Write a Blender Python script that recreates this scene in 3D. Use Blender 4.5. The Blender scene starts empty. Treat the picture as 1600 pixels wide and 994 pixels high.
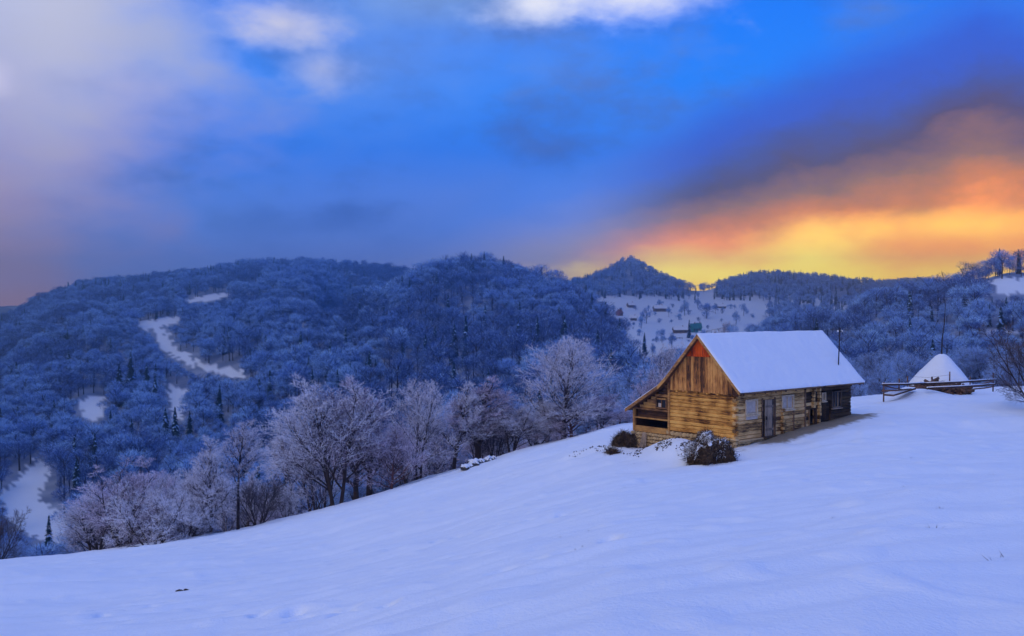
import bpy, bmesh, math, random
import numpy as np
from mathutils import Vector, Matrix

random.seed(7)
rng = np.random.default_rng(11)
SC = bpy.context.scene
COL = SC.collection
F_PX, CXP, HZP = 1500.0, 800.0, 485.0      # focal length, centre column and eye-level row of the photograph, used to survey the place

# ------------------------------------------------------------------ camera
cam_d = bpy.data.cameras.new('camera')
cam = bpy.data.objects.new('camera', cam_d)
COL.objects.link(cam)
cam_d.sensor_width = 36.0
cam_d.lens = 36.0 * F_PX / 1600.0
cam_d.clip_start, cam_d.clip_end = 0.2, 6000
cam.location = (0, 0, 0)
cam.rotation_euler = (math.radians(90 - 0.458), 0, 0)
SC.camera = cam


# ------------------------------------------------------------------ node helpers
class NT:
    def __init__(self, tree):
        self.t = tree
        tree.nodes.clear()

    def new(self, kind, **kw):
        n = self.t.nodes.new(kind)
        for k, v in kw.items():
            setattr(n, k, v)
        return n

    def link(self, a, b):
        self.t.links.new(a, b)

    def put(self, sock, v):
        if isinstance(v, bpy.types.NodeSocket):
            self.t.links.new(v, sock)
        else:
            if sock.type == 'RGBA' and not isinstance(v, (int, float)) and len(v) == 3:
                v = (*v, 1)
            sock.default_value = v

    def m(self, op, a, b=0.0, c=None, clamp=False):
        n = self.new('ShaderNodeMath', operation=op, use_clamp=clamp)
        self.put(n.inputs[0], a)
        self.put(n.inputs[1], b)
        if c is not None:
            self.put(n.inputs[2], c)
        return n.outputs[0]

    def vm(self, op, a, b):
        n = self.new('ShaderNodeVectorMath', operation=op)
        self.put(n.inputs[0], a)
        self.put(n.inputs[1], b)
        return n.outputs['Value'] if op == 'DOT_PRODUCT' else n.outputs[0]

    def ss(self, v, a, b, lo=0.0, hi=1.0):       # smoothstep
        n = self.new('ShaderNodeMapRange', interpolation_type='SMOOTHSTEP')
        self.put(n.inputs[0], v)
        n.inputs[1].default_value, n.inputs[2].default_value = (a, b) if a < b else (b, a)
        n.inputs[3].default_value, n.inputs[4].default_value = (lo, hi) if a < b else (hi, lo)
        return n.outputs[0]

    def mix(self, f, a, b, blend='MIX'):
        n = self.new('ShaderNodeMix', data_type='RGBA', blend_type=blend)
        self.put(n.inputs[0], f)
        self.put(n.inputs[6], a)
        self.put(n.inputs[7], b)
        return n.outputs[2]

    def ramp(self, f, stops):
        n = self.new('ShaderNodeValToRGB')
        r = n.color_ramp
        while len(r.elements) < len(stops):
            r.elements.new(0.5)
        for e, (p, c) in zip(r.elements, stops):
            e.position = p
            e.color = (*c, 1)
        self.put(n.inputs[0], f)
        return n.outputs[0]

    def noise(self, vec, scale, detail=4, rough=0.55):
        n = self.new('ShaderNodeTexNoise')
        if vec is not None:
            self.put(n.inputs['Vector'], vec)
        n.inputs['Scale'].default_value = scale
        n.inputs['Detail'].default_value = detail
        n.inputs['Roughness'].default_value = rough
        return n.outputs[0]


def lin(r, g, b, k=1.0):
    f = lambda c: (c / 255 / 12.92) if c <= 10 else ((c / 255 + 0.055) / 1.055) ** 2.4
    return (f(r) * k, f(g) * k, f(b) * k)


# ------------------------------------------------------------------ sky: dusk, blue air, broken cloud, sunset glow to the right
SUNSET_AZ = 26.0
W = bpy.data.worlds.new('World')
SC.world = W
W.use_nodes = True
n = NT(W.node_tree)
tc = n.new('ShaderNodeTexCoord')
D = n.vm('NORMALIZE', tc.outputs['Generated'], (0, 0, 0))
sp = n.new('ShaderNodeSeparateXYZ')
n.link(D, sp.inputs[0])
az = n.m('MULTIPLY', n.m('ARCTAN2', sp.outputs[0], sp.outputs[1]), 57.2958)
el = n.m('MULTIPLY', n.m('ARCSINE', sp.outputs[2]), 57.2958)
Dst = n.vm('MULTIPLY', D, (1, 1, 2.0))
nzL = n.noise(Dst, 3.2, 3, 0.5)
nzM = n.noise(n.vm('ADD', Dst, (3.1, 0.7, 1.9)), 8.0, 5, 0.55)
nzS = n.noise(n.vm('ADD', Dst, (1.3, 5.7, 0.2)), 17.0, 5, 0.6)
wob = n.m('ADD', n.m('MULTIPLY', n.m('SUBTRACT', nzL, 0.5), 1.1), n.m('MULTIPLY', n.m('SUBTRACT', nzM, 0.5), 0.5))
# cool side of the sky
cool = n.ramp(n.m('ADD', n.m('DIVIDE', el, 60.0), n.m('MULTIPLY', wob, 0.05)), [
    (0.0, lin(126, 138, 204, 1.2)), (0.07, lin(96, 130, 208, 1.1)), (0.15, lin(44, 116, 222)), (0.22, lin(8, 122, 236)),
    (0.32, lin(6, 108, 226)), (1.0, lin(30, 114, 238, 1.2))])
# slate cloud drifting through the blue
slate = n.m('MULTIPLY', n.ss(n.m('ADD', n.m('MULTIPLY', nzM, 0.62), n.m('ADD', n.m('MULTIPLY', nzS, 0.28), n.m('MULTIPLY', nzL, 0.35))), 0.57, 0.80), n.ss(el, 2.0, 7.0))
cool = n.mix(n.m('MULTIPLY', slate, 0.85), cool, lin(52, 88, 158))
thin = n.m('MULTIPLY', n.ss(n.m('ADD', n.m('MULTIPLY', n.noise(n.vm('ADD', Dst, (8.2, 2.7, 4.9)), 6.0, 6, 0.62), 0.8), n.m('MULTIPLY', nzS, 0.25)), 0.52, 0.78), 0.42)
cool = n.mix(thin, cool, lin(92, 132, 206))
# soft grey-lavender cloud bank on the left, warmer towards the ground
leftm = n.m('ADD', n.m('DIVIDE', az, 20.0), n.m('MULTIPLY', wob, 1.5))
leftm = n.ss(leftm, -0.72, -1.42)
leftc = n.ramp(n.m('DIVIDE', el, 40.0), [(0.0, lin(190, 140, 128, 1.25)), (0.1, lin(178, 142, 146, 1.1)), (0.24, lin(170, 160, 190)),
                                          (0.4, lin(182, 182, 200)), (1.0, lin(180, 185, 205))])
lump_ = n.m('ADD', 0.62, n.m('ADD', n.m('MULTIPLY', nzM, 0.5), n.m('MULTIPLY', nzS, 0.26)))
cc = n.new('ShaderNodeCombineXYZ')
for k_ in range(3):
    n.link(lump_, cc.inputs[k_])
leftc = n.vm('MULTIPLY', leftc, cc.outputs[0])
col = n.mix(n.m('MULTIPLY', leftm, 0.88), cool, leftc)
# grey-teal veil and cloud field higher up
veil = n.m('MULTIPLY', n.ss(n.m('ADD', nzL, n.m('MULTIPLY', nzM, 0.35)), 0.60, 0.78), n.ss(el, 8.5, 17.5))
col = n.mix(n.m('MULTIPLY', veil, 0.3), col, lin(120, 152, 205))
hi = n.m('MULTIPLY', n.ss(n.m('ADD', n.m('MULTIPLY', nzM, 0.8), n.m('MULTIPLY', nzS, 0.35)), 0.55, 0.76), n.ss(el, 18.5, 27))
col = n.mix(n.m('MULTIPLY', hi, 0.5), col, lin(170, 188, 226))


def sky_puff(a_deg, e_deg, wa, we, c, gain, soft=1.0):
    global col
    dx = n.m('DIVIDE', n.m('SUBTRACT', az, a_deg), wa)
    dy = n.m('DIVIDE', n.m('SUBTRACT', el, e_deg), we)
    r = n.m('SQRT', n.m('ADD', n.m('MULTIPLY', dx, dx), n.m('MULTIPLY', dy, dy)))
    r = n.m('ADD', r, n.m('MULTIPLY', n.m('SUBTRACT', nzM, 0.5), 2.6 * soft))
    r = n.m('ADD', r, n.m('MULTIPLY', n.m('SUBTRACT', nzS, 0.5), 1.8 * soft))
    col = n.mix(n.m('MULTIPLY', n.ss(r, 1.9, -0.5), gain), col, c)


sky_puff(-25.5, 15.5, 3.2, 6.5, lin(190, 188, 200), 0.7, 0.7)
sky_puff(-19.5, 14.6, 2.6, 2.2, lin(168, 172, 195), 0.65, 0.8)
sky_puff(-9.5, 14.0, 5.0, 3.0, lin(118, 146, 200), 0.5, 0.7)
sky_puff(-13.4, 16.2, 2.4, 1.2, lin(205, 200, 206), 0.95)
sky_puff(-11.3, 13.8, 1.8, 1.0, lin(178, 182, 205), 0.85)
sky_puff(-4.5, 18.3, 6.5, 1.7, lin(132, 160, 195), 0.75, 0.6)
sky_puff(1.2, 17.6, 2.6, 1.0, lin(225, 225, 228), 0.95)
sky_puff(6.8, 18.6, 4.2, 1.6, lin(235, 232, 230), 1.0)
sky_puff(-28.4, 12.0, 0.9, 0.8, lin(225, 215, 235), 0.5)
# the sunset: glow along the ridge, orange cloud above it, a brown-violet band, then the blue again
off = n.m('ABSOLUTE', n.m('SUBTRACT', az, SUNSET_AZ))
top = n.m('MAXIMUM', n.m('SUBTRACT', 10.6, n.m('MULTIPLY', off, 0.235)), 3.4)
s = n.m('ADD', n.m('DIVIDE', n.m('MAXIMUM', el, 0.0), top), n.m('MULTIPLY', wob, 0.42))
s = n.m('ADD', s, n.m('MULTIPLY', n.m('SUBTRACT', nzS, 0.5), 0.26))
K = 2.1
warm = n.ramp(n.m('DIVIDE', s, 2.0), [
    (0.0, lin(255, 206, 10, K * 1.3)), (0.10, lin(255, 190, 4, K * 1.15)), (0.19, lin(255, 156, 0, K)), (0.27, lin(250, 140, 0, K * 0.9)),
    (0.34, lin(196, 112, 4, 1.5)), (0.41, lin(142, 98, 60, 1.2)), (0.49, lin(76, 64, 84)), (0.56, lin(58, 74, 140)), (0.63, lin(42, 84, 190)), (0.8, lin(26, 90, 208))])
peach = n.ramp(n.m('DIVIDE', s, 2.0), [
    (0.0, lin(255, 214, 150, 1.2)), (0.2, lin(228, 186, 150)), (0.34, lin(176, 164, 186, 1.1)), (0.5, lin(122, 142, 214, 1.15)), (0.65, lin(78, 128, 224, 1.1)), (0.85, lin(40, 120, 228))])
warm = n.mix(n.ss(off, 24, 14), peach, warm)
col = n.mix(n.m('MULTIPLY', n.ss(off, 37, 20), n.ss(s, 1.75, 1.3)), col, warm)
for (a_, e_, wa_, we_, g_) in ((9.5, 2.3, 3.4, 0.9, .85), (17.2, 3.0, 3.0, 1.5, .95), (16.0, 1.9, 11.0, 0.7, .8), (25.0, 4.6, 5.0, 0.7, .35)):
    sky_puff(a_, e_, wa_, we_, lin(255, 232, 60, 2.6), g_, 0.5)
# a physical dusk sky underneath, sun just at the ridge
nish = n.new('ShaderNodeTexSky', sky_type='NISHITA', sun_disc=False)
nish.sun_elevation = math.radians(3)
nish.sun_rotation = math.radians(SUNSET_AZ)
col = n.mix(1.0, col, n.mix(1.0, nish.outputs[0], (0.0015, 0.0015, 0.0015), 'MULTIPLY'), 'ADD')
bg = n.new('ShaderNodeBackground')
n.link(col, bg.inputs[0])
bg.inputs[1].default_value = 1.0
wo = n.new('ShaderNodeOutputWorld')
n.link(bg.outputs[0], wo.inputs[0])

# ------------------------------------------------------------------ fill: added broad warm sun lamp from behind left, away from the sunset
fill_sun_d = bpy.data.lights.new('sun', 'SUN')
fill_sun_d.energy = 0.5
fill_sun_d.angle = math.radians(50)
fill_sun_d.color = (1.0, 0.84, 0.74)
sun = bpy.data.objects.new('sun', fill_sun_d)
COL.objects.link(sun)
sun.rotation_euler = Vector((0.40, 0.78, -0.74)).to_track_quat('-Z', 'Y').to_euler()

SC.view_settings.view_transform = 'Standard'
SC.view_settings.look = 'None'
SC.view_settings.exposure = 0.4
SC.view_settings.gamma = 1.0
SC.view_settings.use_curve_mapping = False
SC.render.engine = 'CYCLES'
SC.cycles.use_denoising = True
SC.cycles.max_bounces = 5
SC.cycles.diffuse_bounces = 3
SC.cycles.volume_bounces = 0
SC.cycles.transparent_max_bounces = 8


# ------------------------------------------------------------------ numeric helpers
def pchip(x, xp, yp):
    """monotone cubic interpolation; x array, xp (n,), yp (n,)"""
    xp, yp = np.asarray(xp, float), np.asarray(yp, float)
    h = np.diff(xp)
    d = np.diff(yp) / h
    m = np.zeros_like(yp)
    for i in range(1, len(xp) - 1):
        if d[i - 1] * d[i] > 0:
            w1, w2 = 2 * h[i] + h[i - 1], h[i] + 2 * h[i - 1]
            m[i] = (w1 + w2) / (w1 / d[i - 1] + w2 / d[i])
    m[0], m[-1] = d[0], d[-1]
    x = np.clip(x, xp[0], xp[-1])
    k = np.clip(np.searchsorted(xp, x, side='right') - 1, 0, len(xp) - 2)
    t = (x - xp[k]) / h[k]
    return ((1 + 2 * t) * (1 - t) ** 2 * yp[k] + t * (1 - t) ** 2 * h[k] * m[k]
            + t * t * (3 - 2 * t) * yp[k + 1] + t * t * (t - 1) * h[k] * m[k + 1])


def pchip_rows(x, XP, YP):
    """same, with its own nodes in every row: x (R,), XP, YP (R,n)"""
    h = np.diff(XP, axis=1)
    d = np.diff(YP, axis=1) / h
    m = np.zeros_like(YP)
    a, b = d[:, :-1], d[:, 1:]
    w1, w2 = 2 * h[:, 1:] + h[:, :-1], h[:, 1:] + 2 * h[:, :-1]
    with np.errstate(divide='ignore', invalid='ignore'):
        mm = (w1 + w2) / (w1 / a + w2 / b)
    m[:, 1:-1] = np.where(a * b > 0, mm, 0)
    m[:, 0], m[:, -1] = d[:, 0], d[:, -1]
    x = np.clip(x, XP[:, 0], XP[:, -1])
    k = np.clip((x[:, None] >= XP).sum(1) - 1, 0, XP.shape[1] - 2)
    r = np.arange(len(x))
    H = h[r, k]
    t = (x - XP[r, k]) / H
    return ((1 + 2 * t) * (1 - t) ** 2 * YP[r, k] + t * (1 - t) ** 2 * H * m[r, k]
            + t * t * (3 - 2 * t) * YP[r, k + 1] + t * t * (t - 1) * H * m[r, k + 1])


_perm = np.random.default_rng(3).permutation(512)
_grad = np.random.default_rng(4).uniform(0, 2 * np.pi, 512)


def pnoise(x, y):
    xi, yi = np.floor(x).astype(int), np.floor(y).astype(int)
    xf, yf = x - xi, y - yi
    u, v = xf * xf * xf * (xf * (xf * 6 - 15) + 10), yf * yf * yf * (yf * (yf * 6 - 15) + 10)

    def g(ix, iy, fx, fy):
        h = _grad[_perm[(_perm[ix & 511] + iy) & 511]]
        return np.cos(h) * fx + np.sin(h) * fy
    a = g(xi, yi, xf, yf) * (1 - u) + g(xi + 1, yi, xf - 1, yf) * u
    b = g(xi, yi + 1, xf, yf - 1) * (1 - u) + g(xi + 1, yi + 1, xf - 1, yf - 1) * u
    return (a * (1 - v) + b * v) * 1.5


def sstep(x, a, b):
    t = np.clip((x - a) / (b - a), 0, 1)
    return t * t * (3 - 2 * t)


# ------------------------------------------------------------------ the lie of the land (surveyed: column, eye-level row, metres)
HX, HY, HZ = 11.2, 48.0, -6.43               # house corner, underside of its lowest log
HANG = math.atan2(0.632, 0.775)
AX = (math.cos(HANG), math.sin(HANG))
BX = (-math.sin(HANG), math.cos(HANG))


def to_house(x, y):
    dx, dy = x - HX, y - HY
    return dx * AX[0] + dy * AX[1], dx * BX[0] + dy * BX[1]


def from_house(lx, ly, lz=0.0):
    return (HX + lx * AX[0] + ly * BX[0], HY + lx * AX[1] + ly * BX[1], HZ + lz)


crest = np.array([(-400, 915), (-100, 890), (0, 880), (100, 870), (200, 858), (350, 835), (440, 815), (500, 800), (570, 778), (640, 757), (720, 735), (800, 708),
                  (880, 688), (960, 665), (1050, 655), (1150, 645), (1250, 633), (1340, 622), (1420, 611), (1500, 607), (1600, 604), (2000, 596)], float)
crestY = np.array([(-400, 52), (0, 55), (300, 62), (500, 70), (800, 78), (1000, 80), (1350, 80), (1500, 86), (2000, 88)], float)
gY = [0.0, 4, 7, 12, 20, 30, 38, 44, 48, 54, 62, 80, 81]
gV = [0.5, 0.36, 0.20, 0.14, 0.10, 0.076, 0.062, 0.052, 0.037, 0.020, 0.009, 0.0, 0.0]
#                  column, silhouette row, metres, height of the wood on it
ridge = np.array([(480, 545, 415, 9), (520, 508, 425, 9), (560, 478, 440, 9), (600, 455, 455, 9), (640, 433, 468, 9), (670, 419, 478, 9), (700, 409, 482, 9), (740, 403, 480, 9), (790, 409, 470, 9),
                  (850, 430, 445, 9), (900, 452, 420, 9), (940, 475, 390, 9), (970, 502, 370, 9), (1000, 538, 345, 8), (1020, 590, 330, 5), (1045, 625, 320, 3),
                  (1110, 610, 320, 3), (1150, 530, 330, 6), (1180, 492, 335, 8), (1220, 482, 335, 8), (1280, 474, 335, 8), (1320, 470, 325, 8), (1360, 446, 310, 9),
                  (1400, 431, 300, 9), (1450, 428, 290, 9), (1500, 424, 280, 8), (1530, 414, 290, 6), (1580, 400, 300, 6), (1620, 399, 300, 6), (2000, 390, 300, 6)], float)
back = np.array([(-400, 560, 690, 10), (0, 487, 690, 10), (60, 457, 700, 10), (130, 432, 720, 10), (200, 428, 735, 10), (300, 415, 750, 11), (400, 402, 760, 11),
                 (470, 398, 760, 11), (560, 400, 760, 11), (620, 411, 760, 10), (660, 418, 760, 10), (700, 424, 760, 10), (760, 440, 760, 8), (820, 470, 700, 6), (2000, 470, 700, 6)], float)
valley = np.array([(-400, 890, 190), (0, 862, 195), (200, 846, 200), (400, 800, 200), (600, 758, 190), (740, 722, 185), (940, 672, 180), (1000, 652, 180),
                   (1100, 634, 180), (1280, 636, 170), (1400, 622, 165), (1600, 614, 160), (2000, 610, 160)], float)
far = np.array([(-400, 480), (700, 470), (820, 455), (880, 440), (930, 424), (960, 411), (985, 399), (1010, 413), (1040, 430), (1075, 444), (1100, 444), (1120, 438), (1150, 430),
                (1210, 421), (1250, 427), (1300, 430), (1360, 437), (1450, 434), (1600, 428), (2000, 430)], float)


def lerp(t, px):
    return np.stack([np.interp(px, t[:, 0], t[:, k]) for k in range(1, t.shape[1])], -1)


def smooth_lerp(t, px, wdt=9.0):
    return sum(lerp(t, px + o * wdt) * w for o, w in ((-1.6, .12), (-.8, .24), (0, .28), (.8, .24), (1.6, .12)))


def terrain_profile(px):
    wc = -(smooth_lerp(crest, px, 20)[:, 0] - HZP) / F_PX
    dc = lerp(crestY, px)[:, 0]
    r = smooth_lerp(ridge, px)
    b = smooth_lerp(back, px)
    v = smooth_lerp(valley, px, 30)
    f = smooth_lerp(far, px, 6)[:, 0]
    yr = r[:, 1]
    zr = (-(r[:, 0] - HZP) / F_PX) * yr - r[:, 2]
    yv, zv = v[:, 1], -(v[:, 0] - HZP) / F_PX * v[:, 1]
    gap = sstep(px, 985, 1045) * (1 - sstep(px, 1100, 1175))       # open valley towards the hamlet
    left = 1 - sstep(px, 700, 830)                                  # where the broad hill stands behind the dome
    yd = yr * 1.10
    y5 = np.maximum(500, yd + 60) * (1 - left) + 880 * left
    z5 = -0.034 * y5
    ya = b[:, 1] * left + (0.5 * (yd + y5)) * (1 - left)
    za = (-(b[:, 0] - HZP) / F_PX) * b[:, 1] - b[:, 2]
    # where there is no dome the slope runs straight up to the broad hill
    kb = sstep(px, 470, 545)
    zr = kb * zr + (1 - kb) * (zv + (za - zv) * ((yr - yv) / (ya - yv)) ** 0.9)
    zd = kb * (zr - 0.030 * yd) + (1 - kb) * (zv + (za - zv) * ((yd - yv) / (ya - yv)) ** 0.9)
    # in the gap the ground runs straight up to the hamlet
    zr = zr * (1 - gap) + gap * (zv + (z5 - zv) * (yr - yv) / (y5 - yv))
    zd = zd * (1 - gap) + gap * (zv + (z5 - zv) * (yd - yv) / (y5 - yv))
    za = za * left + (1 - left) * (zd + (z5 - zd) * 0.5)
    y6 = np.maximum(700, y5 + 60)
    y7 = np.maximum(980, y6 + 30)
    Y = np.stack([0 * dc, 0.5 * (dc + yv), yv, yr, yd, ya, y5, y6, y7, y7 + 300], 1)
    wf = -(f - HZP) / F_PX
    Z = np.stack([0 * dc, (np.minimum(wc, zv / yv) - 0.035) * Y[:, 1], zv, zr, zd, za, z5, 0.004 * y6, wf * y7 - 8, (wf - 0.03) * (y7 + 300)], 1)
    return wc, dc, Y, Z


MOUNDS = []            # x, y, rx, ry, angle, height : drifts and heaps in the snow


def ground(x, y, detail=True):
    x, y = np.atleast_1d(np.asarray(x, float)), np.atleast_1d(np.asarray(y, float))
    r = np.hypot(x, y)
    th = np.degrees(np.arctan2(x, y))
    a = np.abs(th)
    fold = np.where(a > 55, 55 * (180 - a) / 125.0, a) * np.sign(th)
    u = np.tan(np.radians(fold))
    px = CXP + F_PX * u
    Yd = r * np.cos(np.radians(fold))
    wc, dc, Y, Z = terrain_profile(px)
    g = pchip(Yd * 80 / dc, gY, gV)
    zn = (wc - g) * Yd
    z0 = -1.75
    zn = np.where(Yd < 5, z0 + ((wc - pchip(5 * 80 / dc, gY, gV)) * 5 - z0) * np.clip(Yd, 0, 5) / 5, zn)
    # beyond the crest: node profile that starts with the crest itself
    Yp, Zp = Y.copy(), Z.copy()
    Yp[:, 0], Zp[:, 0] = dc * 0.9, (wc - pchip(np.full_like(dc, 72.0), gY, gV)) * dc * 0.9
    Yq = np.insert(Yp, 1, dc * 1.04, axis=1)
    Zq = np.insert(Zp, 1, wc * dc * 1.04 - 0.02, axis=1)
    zf = pchip_rows(Yd, Yq, Zq)
    k = sstep(Yd, dc * 0.92, dc * 1.03)
    z = zn * (1 - k) + zf * k
    # undulation
    z = z + pnoise(x / 90, y / 90) * 5.5 * sstep(Yd, 190, 330) * (1 - 0.8 * sstep(Yd, 480, 560)) + pnoise(x / 34, y / 34) * 1.8 * sstep(Yd, 140, 260)
    near = 1 - sstep(Yd, 90, 130)
    if detail:
        q = 0.5 * (x * 0.93 + y * 0.36)
        p = -x * 0.36 + y * 0.93
        z = z + near * sstep(r, 2, 9) * (pnoise(q / 3.2, p / 1.6) * 0.17 + pnoise(q / 1.2 + 9, p / 0.6) * 0.06 + pnoise(q / 0.5, p / 0.3) * 0.022 + np.maximum(pnoise(x / 0.9 + 31, y / 0.8) - 0.25, 0) * 0.10 + pnoise(q / 7 + 3, p / 5) * 0.16)
    # the level the house was dug into
    lx, ly = to_house(x, y)
    ddx = np.maximum(np.maximum(-lx - 0.3, lx - 10.6), 0)
    ddy = np.maximum(np.maximum(-ly - 0.5, ly - 7.2), 0)
    dd = np.hypot(ddx, ddy)
    pad = HZ - 0.47 + 0.10 * sstep(lx, 1.5, 4.0) + 0.083 * np.clip(lx, -1.5, 11) - 0.115 * np.clip(ly, -1, 7.5)
    kp = 1 - sstep(dd, 0.2, 3.6)
    z = z * (1 - kp) + (pad + (pnoise(x / 0.9, y / 0.9) * 0.05 if detail else 0)) * kp
    for (mx, my, rx, ry, an, hh) in MOUNDS:
        c, s_ = math.cos(an), math.sin(an)
        ex, ey = (x - mx) * c + (y - my) * s_, -(x - mx) * s_ + (y - my) * c
        z = z + hh * np.exp(-((ex / rx) ** 2 + (ey / ry) ** 2))
    return z


def gz(x, y):
    return float(ground(x, y)[0])


def P(px, py, Y):
    return ((px - CXP) / F_PX * Y, Y, -(py - HZP) / F_PX * Y)


def col_x(px, Y):
    return (px - CXP) / F_PX * Y


# heaps and drifts round the house, the haystack bank
def mound_h(lx, ly, rx, ry, an, hh):
    w_ = from_house(lx, ly)
    MOUNDS.append((w_[0], w_[1], rx, ry, HANG + an, hh))


mound_h(-1.5, 2.7, 0.85, 1.8, 0.0, 0.72)      # snow thrown up in front of the gable
mound_h(-2.7, 1.5, 1.0, 1.5, 0.1, 0.62)
mound_h(-1.6, 6.2, 1.0, 0.9, 0.0, 0.35)
mound_h(-2.6, 7.6, 0.7, 1.6, 0.5, 0.30)
mound_h(12.5, 0.6, 1.0, 1.6, 0.0, -0.35)      # hollow by the far end
mound_h(12.9, 2.6, 1.3, 1.4, 0.0, 0.25)
MOUNDS.append((col_x(1433, 66), 66, 2.1, 2.0, 0.0, 0.75))
MOUNDS.append((col_x(1490, 60), 60, 3.0, 1.6, 0.2, 0.18))
for _ in range(26):
    _Y = random.uniform(44, 62)
    MOUNDS.append((col_x(random.uniform(1180, 1590), _Y), _Y, random.uniform(0.4, 1.3), random.uniform(0.3, 0.8), random.uniform(-0.4, 0.8), random.uniform(-0.12, 0.16)))
# footprints in small trails
_tr = [((330, 930), (545, 888), 9), ((170, 965), (330, 930), 6), ((420, 975), (640, 940), 8), ((600, 860), (900, 800), 10), ((760, 900), (1000, 840), 6)]


def at_row(px, py):
    """distance at which the line of sight through a column and row meets the near slope"""
    Ys = np.linspace(5, 78, 400)
    zz = ground(col_x(px, Ys), Ys, False)
    w_ = -(py - HZP) / F_PX
    k = np.argmax(zz / Ys >= w_)
    return float(Ys[k])


for (a_, b_, cnt) in _tr:
    Y0_, Y1_ = at_row(*a_), at_row(*b_)
    for i in range(cnt):
        t = (i + random.uniform(-.25, .25)) / cnt
        yy = Y0_ + (Y1_ - Y0_) * t
        xx = col_x(a_[0], Y0_) * (1 - t) + col_x(b_[0], Y1_) * t + random.uniform(-.25, .25)
        MOUNDS.append((xx, yy + random.uniform(-.2, .2), 0.13, 0.20, random.uniform(-.8, .2), -0.20))
HOLE_Y = at_row(283, 930)
HOLE = (col_x(283, HOLE_Y), HOLE_Y)
MOUNDS.append((HOLE[0], HOLE[1], 0.22, 0.20, 0.2, -0.22))


# ------------------------------------------------------------------ materials
MATS = {}


def new_mat(name):
    m = bpy.data.materials.new(name)
    m.use_nodes = True
    t = NT(m.node_tree)
    b = t.new('ShaderNodeBsdfPrincipled')
    o = t.new('ShaderNodeOutputMaterial')
    t.link(b.outputs[0], o.inputs[0])
    MATS[name] = m
    return m, t, b


def plain(name, c1, c2, scale=6.0, rough=0.85, bump=0.0, rnd=0.0, detail=5):
    m, t, b = new_mat(name)
    tc = t.new('ShaderNodeTexCoord')
    f = t.noise(tc.outputs['Object'], scale, detail)
    f = t.ss(f, 0.3, 0.7)
    if rnd:
        oi = t.new('ShaderNodeObjectInfo')
        f = t.m('ADD', t.m('MULTIPLY', f, 1 - rnd), t.m('MULTIPLY', oi.outputs['Random'], rnd))
    t.link(t.mix(f, c1, c2), b.inputs['Base Color'])
    b.inputs['Roughness'].default_value = rough
    b.inputs['Specular IOR Level'].default_value = 0.2
    if bump:
        bn = t.new('ShaderNodeBump')
        bn.inputs['Strength'].default_value = bump
        bn.inputs['Distance'].default_value = 0.05
        t.link(t.noise(tc.outputs['Object'], scale * 3, 4), bn.inputs['Height'])
        t.link(bn.outputs[0], b.inputs['Normal'])
    return m


def wood(name, c1, c2, c3, direction, rough=0.8):
    """weathered timber; grain along 'x' (long wall), 'y' (gable) or 'z' (upright)"""
    m, t, b = new_mat(name)
    ge = t.new('ShaderNodeNewGeometry')
    mp = t.new('ShaderNodeMapping', vector_type='POINT')
    vr = t.new('ShaderNodeVectorRotate', rotation_type='Z_AXIS')
    t.link(ge.outputs['Position'], vr.inputs['Vector'])
    vr.inputs['Angle'].default_value = -HANG
    t.link(vr.outputs[0], mp.inputs[0])
    mp.inputs['Scale'].default_value = {'x': (1.6, 20, 20), 'y': (20, 1.6, 20), 'z': (20, 20, 1.6)}[direction]
    g1 = t.noise(mp.outputs[0], 1.6, 6, 0.65)
    blot = t.noise(vr.outputs[0], 1.1, 3)
    oi = t.new('ShaderNodeObjectInfo')
    f = t.m('ADD', t.m('MULTIPLY', g1, 0.9), t.m('MULTIPLY', t.m('SUBTRACT', oi.outputs['Random'], 0.5), 0.30))
    f = t.m('ADD', f, t.m('MULTIPLY', t.m('SUBTRACT', blot, 0.5), 0.7))
    c = t.ramp(f, [(0.28, c3), (0.43, c2), (0.64, c1)])
    t.link(c, b.inputs['Base Color'])
    b.inputs['Roughness'].default_value = rough
    b.inputs['Specular IOR Level'].default_value = 0.25
    bn = t.new('ShaderNodeBump')
    bn.inputs['Strength'].default_value = 0.7
    bn.inputs['Distance'].default_value = 0.03
    t.link(g1, bn.inputs['Height'])
    t.link(bn.outputs[0], b.inputs['Normal'])
    return m


LOGC = ((0.96, 0.50, 0.12), (0.60, 0.25, 0.045), (0.10, 0.032, 0.01))
wood('log_gable', *LOGC, 'y')
wood('log_long', (0.92, 0.58, 0.25), (0.58, 0.32, 0.11), (0.10, 0.045, 0.018), 'x')
wood('log_dark', (0.12, 0.07, 0.03), (0.06, 0.032, 0.016), (0.02, 0.012, 0.008), 'x')
wood('plank_gable', (0.84, 0.38, 0.10), (0.48, 0.18, 0.045), (0.08, 0.03, 0.013), 'z')
wood('plank_red', (0.95, 0.13, 0.006), (0.78, 0.08, 0.004), (0.24, 0.03, 0.006), 'z')
wood('plank_grey', (0.46, 0.33, 0.23), (0.24, 0.17, 0.12), (0.05, 0.035, 0.03), 'z')
wood('plank_dark', (0.16, 0.07, 0.03), (0.07, 0.03, 0.016), (0.02, 0.01, 0.008), 'y')
wood('trim', (0.66, 0.33, 0.09), (0.32, 0.14, 0.05), (0.10, 0.05, 0.025), 'y')
wood('trim_long', (0.36, 0.20, 0.09), (0.20, 0.11, 0.06), (0.06, 0.035, 0.025), 'x')
wood('fence_wood', (0.20, 0.10, 0.06), (0.11, 0.055, 0.035), (0.04, 0.02, 0.016), 'x')
plain('frame_paint', (0.78, 0.60, 0.40), (0.58, 0.42, 0.26), 8)
plain('shutter', (0.66, 0.54, 0.44), (0.50, 0.40, 0.33), 5)
plain('stone', (0.78, 0.54, 0.26), (0.50, 0.34, 0.18), 3, 0.9, 0.6, 0.6)
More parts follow.
